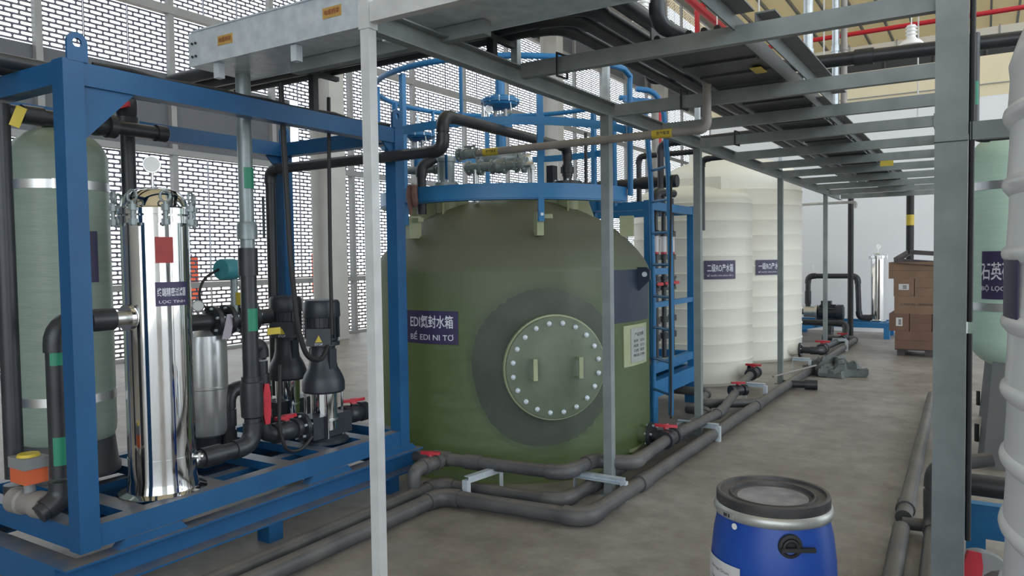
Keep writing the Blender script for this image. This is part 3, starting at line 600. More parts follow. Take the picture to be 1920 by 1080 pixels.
for (x, y0, y1) in ((-0.92, 1.0, 3.46), (-0.84, 3.5, 5.54), (-0.98, 5.6, 8.5), (-0.98, 8.6, 11.7)):
    MB().extr([(-0.045, 0.03), (0.045, 0.03), (0.045, 0.023), (-0.038, 0.023), (-0.038, -0.05), (-0.045, -0.05)], (x, y0, 2.66), (x, y1, 2.66)).build('stringer', 'steel_dark', rack, smooth=False)
for (x, y, h) in ((-2.12, 3.45, 0.5), (-2.12, 4.58, 0.35), (-2.12, 6.45, 0.45), (-2.12, 9.6, 0.4)):
    MB().box(x-0.02, x+0.02, y-0.02, y+0.02, 2.625, 2.625+h).build('stub_post', 'galv', rack, smooth=False)
MB().box(-2.10, -1.6, 4.56, 4.60, 2.90, 2.945).build('hanger_arm', 'galv', rack, smooth=False)
# big right-hand post
rp = thing('steel_post', 'wide grey steel channel post in the right foreground', 'post', (-0.11, 3.47, 0))
MB().extr([(-0.056, -0.04), (0.056, -0.04), (0.056, 0.06), (0.046, 0.06), (0.046, -0.03), (-0.046, -0.03), (-0.046, 0.06), (-0.056, 0.06)], (-0.112, 3.44, 0), (-0.112, 3.44, 2.9), (0, 1, 0)).build('post', 'steel_grey', rp, smooth=False)
MB().box(-0.05, 0.35, 3.45, 3.49, 2.035, 2.105).build('strut', 'steel_grey', rp, smooth=False)
MB().box(-0.169, -0.055, 3.398, 3.4, 2.026, 2.030).build('weld_seam', 'dark_steel', rp, smooth=False)
t = pipe('conduit', 'black conduit running down the right flank of the wide grey post', 'conduit', [(-0.044, 3.46, 0.45), (-0.045, 3.46, 1.3), (-0.043, 3.46, 3.0)], 0.0105, 'rubber', elbow=False)

# ================================================================== BLUE PUMP SKID (left)
SX0, SX1, SY0, SY1 = -4.55, -3.35, 1.74, 3.99
sk = thing('skid_frame', 'large blue steel skid frame holding the filter and two pumps', 'frame', (-3.95, 2.86, 0))
for x in (SX1-0.05, SX0+0.05):
    for y in (SY0+0.05, SY1-0.05):
        p = MB().bar((x, y, 0.32), (x, y, 2.49), 0.09, 0.09, (0, 1, 0)).build('post', 'blue', sk, smooth=False)
        lx = MB(); n = 24; yy = y+(0.02 if y < 2 else -0.02); vs = []; fs = []
        for k in range(n):
            g = 2*math.pi*k/n; ox, oz = 0.045*math.cos(g), 0.075+0.045*math.sin(g)
            if oz < 0.075: ox, oz = (0.045 if ox > 0 else -0.045)*min(1, abs(math.cos(g))*1.6), 0.075-0.08*min(1, -math.sin(g)*1.6)
            for dx in (0.047, 0.033): vs += [(x+dx, yy+ox, 2.49+oz), (x+dx, yy+0.02*math.cos(g), 2.565+0.02*math.sin(g))]
        for k in range(n):
            a0, b0 = k*4, ((k+1) % n)*4; fs += [(a0, b0, b0+1, a0+1), (a0+2, a0+3, b0+3, b0+2), (a0, a0+2, b0+2, b0), (a0+1, b0+1, b0+3, a0+3)]
        lx.add(vs, fs).build('lifting_lug', 'blue', p, smooth=False)
for z0, z1 in ((2.385, 2.485), (0.325, 0.43)):
    for x in (SX1-0.05, SX0+0.05): MB().box(x-0.04, x+0.04, SY0+0.09, SY1-0.09, z0, z1).build('rail', 'blue', sk, smooth=False)
    for y in (SY0+0.05, SY1-0.05): MB().box(SX0+0.09, SX1-0.09, y-0.04, y+0.04, z0, z1).build('rail', 'blue', sk, smooth=False)
def gusset(x, y, z, dx, dy, dz, s=0.17):
    mb = MB(); q = [Vector((x, y, z)), Vector((x+dx*s, y+dy*s, z)), Vector((x, y, z+dz*s))]; o = Vector((0.006, 0, 0)) if dy else Vector((0, 0.006, 0))
    mb.add([p+o for p in q]+[p-o for p in q], [(0, 1, 2), (5, 4, 3), (0, 3, 4, 1), (1, 4, 5, 2), (2, 5, 3, 0)]); mb.build('gusset', 'blue', sk, smooth=False)
gusset(SX1-0.03, SY0+0.095, 2.385, 0, 1, -1, 0.24); gusset(SX1-0.03, SY1-0.095, 2.385, 0, -1, -1, 0.1); gusset(SX0+0.05, SY1-0.095, 2.385, 0, -1, -1, 0.12)
for y in (2.06, 2.52, 2.98, 3.32, 3.68): MB().box(SX0+0.09, SX1-0.09, y-0.05, y+0.05, 0.37, 0.42).build('cross_member', 'blue', sk, smooth=False)
for x in (-4.2, -3.75): MB().box(x-0.04, x+0.04, SY0+0.1, SY1-0.1, 0.33, 0.37).build('long_member', 'blue', sk, smooth=False)
# lower plinth frame
for x in (SX1-0.02, SX0+0.02): MB().chan((x, SY0-0.08, 0.215), (x, SY1+0.10, 0.215), 0.10, 0.14, 0.01).build('plinth_beam', 'blue', sk, smooth=False)
for y in (SY0-0.03, SY1+0.05): MB().box(SX0+0.07, SX1-0.07, y-0.05, y+0.05, 0.145, 0.285).build('plinth_beam', 'blue', sk, smooth=False)
for y in (SY0+0.35, SY1-0.75, SY1-0.12):
    for x in (SX1-0.03, SX0+0.03): MB().extr([(-0.18, 0), (0.18, 0), (0.14, 0.042), (-0.14, 0.042)], (x+0.03, y, 0.284), (x-0.03, y, 0.284)).build('spacer', 'blue', sk, smooth=False)
for y in (SY0+0.1, 2.87, SY1-0.1):
    for x in (SX1-0.12, SX0+0.12): MB().box(x-0.05, x+0.05, y-0.05, y+0.05, 0, 0.15).build('foot', 'blue', sk, smooth=False)

# pressure vessel (green FRP) on its black base
def vessel(c, R, zb, zt, label, m, base=True, name='filter_vessel'):
    t = thing(name, label, 'vessel', (c[0], c[1], 0.42 if base else 0)); pr = [(0, zb)]
    for k in range(1, 9):
        g = k/8*math.pi/2; pr.append((R*math.sin(g)**0.9, zb+R*0.75*(1-math.cos(g))))
    for k in range(1, 5): pr.append((R, zb+R*0.75+(zt-zb-1.5*R)*k/4))
    for k in range(1, 9):
        g = k/8*math.pi/2; pr.append((R*math.cos(g)**0.9 if k < 8 else 0.08, zt-R*0.75+R*0.75*math.sin(g)))
    pr.append((0.08, zt+0.03)); MB().lathe(pr, (c[0], c[1], 0), seg=56).build('body', m, t, ang=45); return t
V = vessel((-4.39, 2.24), 0.248, 0.50, 2.36, 'tall pale green fibreglass pressure vessel with steel straps in the blue skid', 'frp_vessel')
MB().lathe([(0.05, 0.42), (0.262, 0.42), (0.262, 0.45), (0.25, 0.47), (0.235, 0.62), (0.05, 0.62)], (-4.39, 2.24, 0), seg=48).build('base', 'base_black', V)
for z in (0.86, 2.03):
    st = MB().lathe([(0.2485, z-0.024), (0.2515, z-0.024), (0.2515, z+0.024), (0.2485, z+0.024)], (-4.39, 2.24, 0), seg=56).build('strap', 'brushed', V)
    cyl_patch((-4.39, 2.24), 0.2515, 112, 124, z-0.026, z+0.026, 0.006, 'buckle', 'chrome', st)
sg = cyl_patch((-4.39, 2.24), 0.2495, 74, 102, 1.50, 1.78, 0.003, 'sign', 'sign_navy', V); sg['label'] = 'navy sign'
cyl_text('抛', (-4.39, 2.24), 0.2535, 96, 1.675, 0.06, 0.10, 'sign_text', sg, 0.015); cyl_text('BỘ', (-4.39, 2.24), 0.2535, 96, 1.555, 0.05, 0.045, 'sign_text', sg, 0.01)
MB().cyl((-4.39, 2.24, 2.36), (-4.39, 2.24, 2.44), 0.10, 24).build('head', 'pvc_black', V)

# stainless filter housing
FC = (-3.61, 2.31); FR = 0.162
F_ = thing('filter_housing', 'polished stainless steel cartridge filter housing with domed lid and gauge', 'filter', (FC[0], FC[1], 0.42))
MB().lathe([(0, 0.60), (FR, 0.585), (FR, 1.80), (FR+0.004, 1.805), (FR+0.004, 1.82), (0, 1.82)], (*FC, 0), seg=64).build('barrel', 'chrome', F_, ang=25)
MB().lathe([(FR+0.05, 0.42), (FR+0.05, 0.428), (FR+0.012, 0.44), (FR+0.001, 0.50), (FR+0.001, 0.61), (FR-0.01, 0.61)], (*FC, 0), seg=64).build('skirt', 'chrome', F_, ang=15)
lid = MB().lathe([(FR+0.022, 1.80), (FR+0.022, 1.835), (FR+0.004, 1.838), (FR+0.004, 1.842), (FR+0.022, 1.845), (FR+0.022, 1.875), (FR+0.002, 1.885), (FR-0.012, 1.925), (FR*0.75, 1.965), (FR*0.4, 1.985), (0, 1.99)], (*FC, 0), seg=64).build('lid', 'chrome', F_, ang=40)
eb = None
for k in range(8):
    g = R_(18+45*k); p = Vector((FC[0]+(FR+0.032)*math.sin(g), FC[1]+(FR+0.032)*math.cos(g), 0)); q = Vector((math.cos(g), -math.sin(g), 0))
    e = MB().cyl(p+Vector((0, 0, 1.785)), p+Vector((0, 0, 1.905)), 0.010, 8).lathe([(0.02, 0), (0.02, 0.03)], p+Vector((0, 0, 1.79)), seg=8).lathe([(0.02, 0), (0.02, 0.03)], p+Vector((0, 0, 1.86)), seg=8)
    e.tube([p+Vector((0, 0, 1.93))+q*0.024*math.cos(a)+Vector((0, 0, 0.028*math.sin(a))) for a in [2*math.pi*i/14 for i in range(14)]], 0.0065, 6, closed=True); e.build('eye_bolt', 'pipe_clear_grey', lid)
gauge(F_, (FC[0]-0.01, FC[1], 1.985), 0.12, 0.043, (0.75, -0.55, 0), 'brushed')
def fpatch(a0, a1, z0, z1, nm, m): return cyl_patch(FC, FR+0.001, a0, a1, z0, z1, 0.002, nm, m, F_)
rl = fpatch(94, 124, 1.60, 1.73, 'label_sticker', 'red_label'); rl['label'] = 'square red sticker'
sg = fpatch(66, 126, 1.385, 1.505, 'sign', 'sign_navy'); sg['label'] = 'navy sign with white lettering'
cyl_text('终端精密过滤器', FC, FR+0.0045, 97, 1.455, 0.15, 0.045, 'sign_text', sg, 0.012); cyl_text('LỌC TINH', FC, FR+0.0045, 97, 1.405, 0.135, 0.018, 'sign_text', sg)
run(F_, [(FC[0], FC[1]-0.12, 1.33), (FC[0], FC[1]-0.26, 1.33)], 0.036, 'brushed'); MB().lathe([(0.036, -0.01), (0.066, -0.01), (0.066, 0.012), (0.036, 0.012)], (FC[0], FC[1]-0.165, 1.33), (0, 1, 0)).build('inlet_ring', 'chrome', F_)
run(F_, [(FC[0], FC[1]+0.13, 0.53), (FC[0], FC[1]+0.22, 0.53)], 0.036, 'brushed')
MB().cyl((FC[0]+0.10, FC[1]+0.09, 0.585), (FC[0]+0.15, FC[1]+0.135, 0.585), 0.012, 10).lathe([(0.02, 0), (0.02, 0.012)], (FC[0]+0.132, FC[1]+0.118, 0.585), (0.74, 0.67, 0), 6).build('drain_plug', 'brushed', F_)
# filter inlet pipe with actuated valve at its foot
ip = pipe('inlet_pipe', 'black inlet pipe with green tape entering the stainless filter', 'pipe', [(-3.61, 2.06, 1.33), (-3.61, 1.80, 1.33), (-3.61, 1.80, 0.52), (-3.61, 1.70, 0.47)], 0.045, 'pvc_black', coup=((0, 0.3),))
for z, h in ((1.14, 0.14), (0.68, 0.13)):
    tp = cyl_patch((-3.61, 1.80), 0.0455, 60, 150, z, z+h, 0.001, 'tape', 'green_tape', ip)
t = thing('motor_valve', 'orange and grey electric actuator on a pipe valve in the lower left corner', 'valve', (-3.76, 1.72, 0.42))
MB().lathe([(0.04, -0.12), (0.062, -0.12), (0.062, -0.05), (0.05, -0.045), (0.055, 0), (0.05, 0.045), (0.062, 0.05), (0.062, 0.12), (0.04, 0.12)], (-3.76, 1.74, 0.49), (1, 0.1, 0), 20).build('valve_body', 'pipe_iron', t)
MB().cyl((-3.77, 1.74, 0.53), (-3.77, 1.74, 0.60), 0.025, 12).build('coupler', 'grey_plastic', t)
MB().box(-3.84, -3.70, 1.69, 1.79, 0.59, 0.66).build('lower_housing', 'orange', t, smooth=False)
MB().box(-3.845, -3.695, 1.685, 1.795, 0.66, 0.71).build('upper_housing', 'grey_plastic', t, smooth=False)
MB().lathe([(0, 0.71), (0.05, 0.71), (0.045, 0.722), (0, 0.724)], (-3.77, 1.74, 0), seg=20).build('position_dial', 'yellow', t)
lp = pipe('riser_pipe', 'black vertical pipe at the left picture edge with yellow tag', 'pipe', [(-3.86, 1.75, 0.49), (-3.93, 1.75, 0.49), (-3.93, 1.75, 2.36)], 0.042, 'pvc_black')
MB().extr([(-0.022, -0.05), (0.022, -0.05), (0.022, 0.05), (-0.022, 0.05)], (-3.87, 1.80, 2.30), (-3.867, 1.7985, 2.30), (0.15, 0.3, 0.9)).build('tag', 'yellow', lp, smooth=False)
# header over the vessel
hd = pipe('header_pipe', 'black header pipe with red lever valve above the green vessel', 'pipe', [(-4.0, 1.75, 2.34), (-4.0, 2.62, 2.34)], 0.038, 'pvc_black', coup=((0, 0.2),))
ball_valve(hd, (-4.0, 2.24, 2.34), (0, 1, 0), 0.042); MB().lathe([(0.038, -0.04), (0.047, -0.04), (0.047, 0.02), (0.03, 0.035), (0, 0.035)], (-4.0, 2.62, 2.34), (0, 1, 0)).build('end_cap', 'pvc_black', hd)
hp = pipe('drop_pipe', 'black vertical pipe with red lever valve behind the stainless filter', 'pipe', [(-4.2, 2.535, 0.50), (-4.2, 2.535, 2.66)], 0.040, 'pvc_black')
ball_valve(hp, (-4.2, 2.535, 2.50), (0, 0, 1), 0.042, hup=(0.4, -0.9, 0), hdir=(0.9, 0.4, 0.0))
# pressure tank
t = thing('pressure_tank', 'small stainless pressure tank standing behind the filter housing', 'tank', (-4.08, 2.92, 0.42)); c = (-4.08, 2.92)
MB().lathe([(0, 0.50), (0.07, 0.51), (0.115, 0.54), (0.125, 0.58), (0.125, 0.82), (0.128, 0.825), (0.128, 0.835), (0.125, 0.84), (0.125, 1.10), (0.115, 1.15), (0.07, 1.185), (0, 1.195)], (*c, 0), seg=40).build('body', 'tank_steel', t, ang=18)
MB().lathe([(0.08, 0.42), (0.085, 0.42), (0.095, 0.55), (0.09, 0.55)], (*c, 0), seg=24).build('stand', 'pump_black', t)
# outlet pipe of the filter and big riser
op = pipe('outlet_pipe', 'grey and black outlet pipe rising from the filter foot to the skid top', 'pipe', [(-3.61, 2.50, 0.53), (-3.61, 2.88, 0.53), (-3.61, 2.88, 1.60)], 0.046, 'pvc_black', coup=((0, 0.35), (1, 0.25)))
MB().cyl((-3.61, 2.88, 1.6), (-3.61, 2.88, 2.75), 0.042, 18).build('upper_pipe', 'pipe_clear_grey', op)
MB().lathe([(0.043, -0.10), (0.056, -0.10), (0.056, 0.06), (0.043, 0.06)], (-3.61, 2.88, 1.62)).build('joint', 'pvc_black', op); MB().lathe([(0.043, -0.05), (0.058, -0.05), (0.058, 0.03), (0.05, 0.05), (0.043, 0.05)], (-3.61, 2.88, 1.78)).build('joint', 'pipe_clear_grey', op)
for z, h in ((2.02, 0.12), (1.20, 0.13)): cyl_patch((-3.61, 2.88), 0.0465, 60, 140, z, z+h, 0.001, 'tape', 'green_tape', op)
MB().cyl((-3.55, 2.95, 1.74), (-3.55, 2.95, 1.98), 0.008, 8).build('clamp_rod', 'pump_black', op)
MB().lathe([(0.047, -0.11), (0.062, -0.10), (0.066, 0), (0.062, 0.10), (0.047, 0.11)], (-3.61, 2.88, 0.80)).build('joint', 'pvc_black', op)
# flow sensor group behind
t = thing('flow_meter', 'teal flow transmitter head on a flanged black pipe run', 'meter', (-4.0, 3.05, 1.2))
MB().cyl((-4.0, 2.72, 1.24), (-4.0, 3.35, 1.24), 0.05, 18).build('pipe', 'pvc_black', t)
for y in (2.92, 3.02, 3.14, 3.2): flange(t, (-4.0, y, 1.24), (0, 1, 0), 0.095, 'pvc_black', 0.03)
MB().cyl((-4.0, 3.08, 1.28), (-4.0, 3.08, 1.50), 0.022, 12).build('neck', 'pipe_clear_grey', t)
MB().lathe([(0, -0.09), (0.06, -0.09), (0.066, -0.08), (0.066, 0.02), (0.06, 0.03), (0.055, 0.09), (0, 0.09)], (-4.0, 3.06, 1.555), (-0.2, 1, 0), 28).build('head', 'teal', t)
MB().tube(fillet([(-4.0, 2.98, 1.56), (-4.0, 2.85, 1.50), (-4.0, 2.82, 1.36), (-4.0, 2.98, 1.26)], 0.12, 8), 0.008, 8).build('cable', 'rubber', t)
MB().box(-3.995, -3.93, 3.075, 3.08, 1.33, 1.41).build('tag', 'yellow', t, smooth=False); pt = MB().add([(-3.93, 2.97, 1.28), (-3.93, 3.03, 1.28), (-3.92, 2.98, 1.13), (-3.92, 2.92, 1.13), (-3.932, 2.97, 1.28), (-3.932, 3.03, 1.28), (-3.922, 2.98, 1.13), (-3.922, 2.92, 1.13)], [(0, 1, 2, 3), (7, 6, 5, 4), (0, 4, 5, 1), (1, 5, 6, 2), (2, 6, 7, 3), (3, 7, 4, 0)]); pt.build('paper_tag', 'pink_paper', t, smooth=False)
gauge(t, (-4.0, 2.82, 1.24), 0.10, 0.035, (0.8, -0.5, 0), 'grey_plastic')
run(t, [(-4.0, 3.22, 1.24), (-4.0, 3.22, 0.95)], 0.028, 'pipe_clear_grey'); flange(t, (-4.0, 3.22, 0.98), (0, 0, 1), 0.075, 'pvc_black', 0.025)
pipe('drain_pipe', 'black elbow pipe with union beside the pressure tank', 'pipe', [(-4.0, 3.20, 0.80), (-4.0, 3.01, 0.80), (-4.0, 3.01, 0.43)], 0.04, 'pvc_black', coup=((1, 0.3), (1, 0.75)))
# pump suction riser with union
pu = pipe('suction_pipe', 'black riser with union and red lever valve in front of the pumps', 'pipe', [(-3.66, 2.90, 1.10), (-3.66, 2.99, 1.10), (-3.66, 2.99, 0.55), (-3.66, 3.30, 0.55)], 0.042, 'pvc_black', coup=((1, 0.35), (1, 0.85)))
ball_valve(pu, (-3.66, 2.99, 0.76), (0, 0, 1), 0.040, hup=(0.75, -0.25, 0), hdir=(0, 0, 1), s=1.3); ball_valve(pu, (-3.66, 3.17, 0.55), (0, 1, 0), 0.042); flange(pu, (-3.66, 3.29, 0.55), (0, 1, 0), 0.09, 'pvc_black', 0.03)
MB().box(-3.63, -3.628, 3.02, 3.12, 1.16, 1.20).build('tag', 'yellow', pu, smooth=False)
# vertical multistage pumps
def pump(c, label):
    x, y = c; t = thing('vertical_pump', label, 'pump', (x, y, 0.42), 'vertical pumps on the skid')
    MB().lathe([(0, 0.42), (0.155, 0.42), (0.155, 0.44), (0.13, 0.455), (0, 0.46)], (x, y, 0), seg=32).build('base', 'pump_black', t)
    MB().box(x-0.08, x+0.08, y-0.17, y+0.17, 0.46, 0.60).build('foot_casting', 'pump_black', t, smooth=False)
    MB().cyl((x, y, 0.50), (x, y, 0.80), 0.088, 32).build('stage_casing', 'chrome', t)
    MB().lathe([(0.0885, 0.56), (0.091, 0.56), (0.091, 0.575), (0.0885, 0.575)], (x, y, 0), seg=32).build('casing_ring', 'brushed', t)
    for k in range(4):
        g = R_(45+90*k+12); MB().cyl((x+0.118*math.cos(g), y+0.118*math.sin(g), 0.44), (x+0.118*math.cos(g), y+0.118*math.sin(g), 0.80), 0.008, 8).build('tie_rod', 'chrome', t)
    MB().lathe([(0, 0.745), (0.128, 0.745), (0.137, 0.757), (0.137, 0.81), (0.122, 0.855), (0.095, 0.905), (0.085, 0.95), (0.08, 1.03), (0.082, 1.055), (0, 1.055)], (x, y, 0), seg=32).build('lantern', 'pump_black', t)
    for k in (-1, 1): MB().box(x+k*0.085-0.01, x+k*0.085+0.01, y-0.03, y+0.03, 0.85, 1.03).build('coupling_guard', 'pump_black', t, smooth=False)
    MB().lathe([(0, 1.05), (0.11, 1.05), (0.11, 1.075), (0.095, 1.085), (0, 1.085)], (x, y, 0), seg=32).build('motor_flange', 'pump_black', t)
    mo = MB().lathe([(0.09, 1.08), (0.102, 1.085), (0.102, 1.25), (0.09, 1.255)], (x, y, 0), seg=32).build('motor', 'pump_black', t)
    for k in range(20):
        g = 2*math.pi*k/20; d = Vector((math.cos(g), math.sin(g), 0)); MB().bar(Vector((x, y, 1.10))+d*0.106, Vector((x, y, 1.24))+d*0.106, 0.005, 0.014, d).build('fin', 'pump_black', mo, smooth=False)
    MB().lathe([(0.116, 1.235), (0.118, 1.24), (0.116, 1.325), (0.104, 1.345), (0.05, 1.352), (0, 1.352)], (x, y, 0), seg=32).build('fan_cover', 'pump_black', t)
    d = Vector((0.62, -0.78, 0)); s = Vector((0.78, 0.62, 0)); q = Vector((x, y, 0))+d*0.115
    jb = MB().extr([(-0.075, 0), (0.075, 0), (0.075, 0.11), (-0.075, 0.11)], Vector((q.x, q.y, 1.06))-d*0.02, Vector((q.x, q.y, 1.06))+d*0.055).build('terminal_box', 'pump_black', t, smooth=False)
    f = q+d*0.0565; MB().add([f-s*0.022+Vector((0, 0, 1.085)), f+s*0.022+Vector((0, 0, 1.085)), f+Vector((0, 0, 1.13)), f-s*0.022+Vector((0, 0, 1.085))-d*0.002, f+s*0.022+Vector((0, 0, 1.085))-d*0.002, f+Vector((0, 0, 1.13))-d*0.002], [(0, 1, 2), (5, 4, 3), (0, 3, 4, 1), (1, 4, 5, 2), (2, 5, 3, 0)]).build('warning_sticker', 'yellow', jb, smooth=False)
    flat_text('STOP', f+Vector((0, 0, 1.072)), s, (0, 0, 1), 0.05, 0.014, 'sign_text', jb)
    return t
pump((-3.66, 3.49), 'black vertical pump with stainless casing, nearer the front rail'); pump((-4.30, 3.75), 'black vertical pump with stainless casing, farther back beside the blue post')
dp_ = pipe('discharge_pipe', 'black discharge fitting with red lever behind the white post', 'pipe', [(-3.66, 3.62, 0.55), (-3.66, 3.90, 0.55)], 0.04, 'pvc_black'); ball_valve(dp_, (-3.66, 3.76, 0.55), (0, 1, 0), 0.045, hdir=(0.3, 1, 0))
for (x, y, lbl, pts) in ((-3.32, 2.95, 'thick black cable drop in front of the blue skid post', [(-3.42, 2.99, 2.62), (-3.42, 3.0, 2.3), (-3.41, 3.02, 1.6), (-3.42, 3.07, 1.2), (-3.43, 3.14, 1.02), (-3.47, 3.30, 0.98), (-3.52, 3.40, 1.06)]),
                         (-3.43, 3.4, 'black cable drop hanging to the front pump motor', [(-3.48, 3.42, 2.62), (-3.49, 3.42, 2.2), (-3.50, 3.42, 1.6), (-3.50, 3.42, 1.22), (-3.50, 3.42, 1.13)])):
    t = thing('cable', lbl, 'cable', (x, y, 1.0), 'pump cables'); MB().tube(fillet(pts, 0.08), 0.012 if x < -3.4 else 0.016, 10).build('sheath', 'rubber', t)
t = thing('cable', 'black cable loop hanging low beside the red lever valve', 'cable', (-3.62, 3.05, 0.43)); MB().tube(fillet([(-3.57, 3.06, 0.98), (-3.56, 3.03, 0.6), (-3.56, 3.08, 0.45), (-3.56, 3.2, 0.43), (-3.56, 3.29, 0.5)], 0.1, 8), 0.011, 8).build('sheath', 'rubber', t)

# ================================================================== FLOOR PIPES
p1 = pipe('floor_pipe', 'outer dark grey pipe running along the floor and round the green tank', 'pipe', [(-2.98, 0.8, 0.06), (-2.98, 3.84, 0.06), (-1.97, 3.93, 0.06), (-1.93, 14.6, 0.06), (-2.5, 14.75, 0.06)], 0.05, 'pvc_grey', coup=((2, 0.07), (2, 0.36), (2, 0.62)))
p2 = pipe('floor_pipe', 'middle dark grey floor pipe inside the outer one by the green tank', 'pipe', [(-3.15, 0.8, 0.06), (-3.15, 4.04, 0.06), (-2.24, 4.13, 0.06), (-2.22, 4.62, 0.06), (-2.22, 7.05, 0.10), (-2.45, 7.10, 0.10)], 0.043, 'pvc_grey')
p3 = pipe('floor_pipe', 'raised dark grey pipe with red lever in front of the green tank', 'pipe', [(-3.52, 4.10, 0.21), (-2.27, 4.23, 0.21), (-2.25, 4.62, 0.21), (-1.98, 4.66, 0.21), (-2.04, 5.52, 0.20), (-2.06, 6.9, 0.14), (-2.3, 8.5, 0.14), (-2.36, 9.1, 0.16)], 0.043, 'pvc_grey', coup=((0, 0.28), (0, 0.5)))
run(p3, [(-3.17, 4.13, 0.21), (-3.17, 3.80, 0.21), (-3.17, 3.80, 0.06)], 0.04, 'pvc_grey'); ball_valve(p3, (-3.17, 3.98, 0.21), (0, 1, 0), 0.037, 'pvc_grey', hdir=(1, 0.3, 0))
ball_valve(p3, (-2.04, 5.50, 0.20), (0, 1, 0), 0.046, hup=(-0.3, 0, 1), hdir=(1, 0.2, 0)); run(p3, [(-2.2, 5.51, 0.20), (-2.06, 5.51, 0.20)], 0.05, 'pvc_black')
for (y, z) in ((9.25, 0.16),): ball_valve(p3, (-2.36, y, z), (0, 1, 0), 0.05, hdir=(1, 0, 0))
p4 = pipe('floor_pipe', 'dark grey branch pipe with red lever crossing the floor by the blue rack', 'pipe', [(-3.0, 7.75, 0.16), (-2.45, 7.75, 0.16), (-2.40, 7.30, 0.12), (-1.98, 7.75, 0.09)], 0.045, 'pvc_grey'); ball_valve(p4, (-2.2, 8.0, 0.16), (0.6, 0.8, 0), 0.04, hdir=(0.8, 0.5, 0))
p5 = pipe('floor_pipe', 'short black flanged outlet pipe of the taller white tank with red lever', 'pipe', [(-2.30, 11.75, 0.17), (-2.02, 11.75, 0.17), (-2.05, 12.2, 0.17), (-2.06, 14.3, 0.10), (-2.06, 14.45, 0.35), (-3.0, 14.5, 0.35)], 0.05, 'pvc_black')
ball_valve(p5, (-2.04, 12.0, 0.17), (0, 1, 0), 0.055, hdir=(1, 0, 0)); ball_valve(p5, (-2.06, 14.0, 0.12), (0, 1, 0), 0.045, hdir=(1, 0, 0))
t = pipe('floor_pipe', 'dark pipe with capped end on the floor beside the fourth frame post', 'pipe', [(-2.02, 9.25, 0.06), (-1.72, 9.32, 0.06)], 0.045, 'pvc_black'); MB().lathe([(0, 0), (0.058, 0), (0.058, 0.14), (0, 0.14)], (-1.78, 9.31, 0.06), (1, 0.2, 0)).build('end_cap', 'pvc_black', t)
# galvanised pipe supports on the floor
def support(c, L, ax, lbl, h=0.17):
    x, y = c; t = thing('pipe_support', lbl, 'bracket', (x, y, 0), 'galvanised pipe supports'); d = Vector(ax).normalized()*L/2; a = Vector((x, y, h))-d; b2 = Vector((x, y, h))+d
    MB().chan(a, b2, 0.042, 0.042, 0.004).build('arm', 'galv', t, smooth=False); MB().bar((b2.x, b2.y, 0), (b2.x, b2.y, h), 0.04, 0.04, (0, 1, 0)).build('leg', 'galv', t, smooth=False); MB().bar((a.x, a.y, 0.0), (a.x, a.y, h), 0.006, 0.04, (0, 1, 0)).build('leg', 'galv', t, smooth=False)
support((-2.80, 4.08), 0.34, (-0.15, -1, 0), 'U shaped galvanised pipe support in front of the green tank')
support((-2.16, 4.50), 0.36, (1, 0, 0), 'galvanised pipe bracket at the foot of the second frame post', 0.13); support((-2.10, 6.36), 0.36, (1, 0, 0), 'galvanised pipe bracket at the foot of the third frame post', 0.13)
support((-2.08, 8.25), 0.2, (1, 0, 0), 'galvanised pipe bracket before the shorter white tank', 0.19); support((-2.06, 10.55), 0.22, (1, 0, 0), 'galvanised pipe bracket beside the dark rag', 0.19); support((-2.0, 13.3), 0.22, (1, 0, 0), 'galvanised pipe bracket near the blue end skid', 0.18)

# ================================================================== BLUE RACK WITH FLOW METERS, LADDER
rk = thing('meter_rack', 'blue steel frame with flow meters between the green tank and white tank', 'frame', (-2.65, 7.3, 0)); X0, X1, Y0_, Y1_ = -4.3, -2.70, 6.76, 7.98
for x in (X0, X1):
    for y in (Y0_, Y1_):
        MB().bar((x, y, 0.40), (x, y, 2.13), 0.07, 0.07, (0, 1, 0)).build('post', 'blue_light', rk, smooth=False)
for z in (2.08, 0.52):
    for x in (X0, X1): MB().box(x-0.03, x+0.03, Y0_+0.035, Y1_-0.035, z-0.04, z+0.04).build('rail', 'blue_light', rk, smooth=False)
    for y in (Y0_, Y1_): MB().box(X0+0.035, X1-0.035, y-0.03, y+0.03, z-0.04, z+0.04).build('rail', 'blue_light', rk, smooth=False)
MB().box(X1-0.03, X1+0.03, Y0_+0.035, Y1_-0.035, 1.10, 1.15).build('rail', 'blue_light', rk, smooth=False); MB().box(X1-0.03, X1+0.03, Y0_+0.035, Y0_+0.5, 1.42, 1.48).build('rail', 'blue_light', rk, smooth=False)
for x in (X0, X1): MB().box(x-0.05, x+0.05, Y0_-0.1, Y1_+0.1, 0.24, 0.40).build('plinth_beam', 'blue_light', rk, smooth=False)
for y in (Y0_-0.05, Y1_+0.05): MB().box(X0+0.05, X1-0.05, y-0.05, y+0.05, 0.24, 0.40).build('plinth_beam', 'blue_light', rk, smooth=False)
for x in (X0, X1):
    for y in (Y0_, Y1_): MB().box(x-0.06, x+0.06, y-0.06, y+0.06, 0, 0.24).build('foot', 'blue_light', rk, smooth=False)
MB().box(X0+0.05, X1-0.03, Y0_+0.05, Y1_-0.05, 0.44, 0.48).build('deck', 'blue_light', rk, smooth=False)
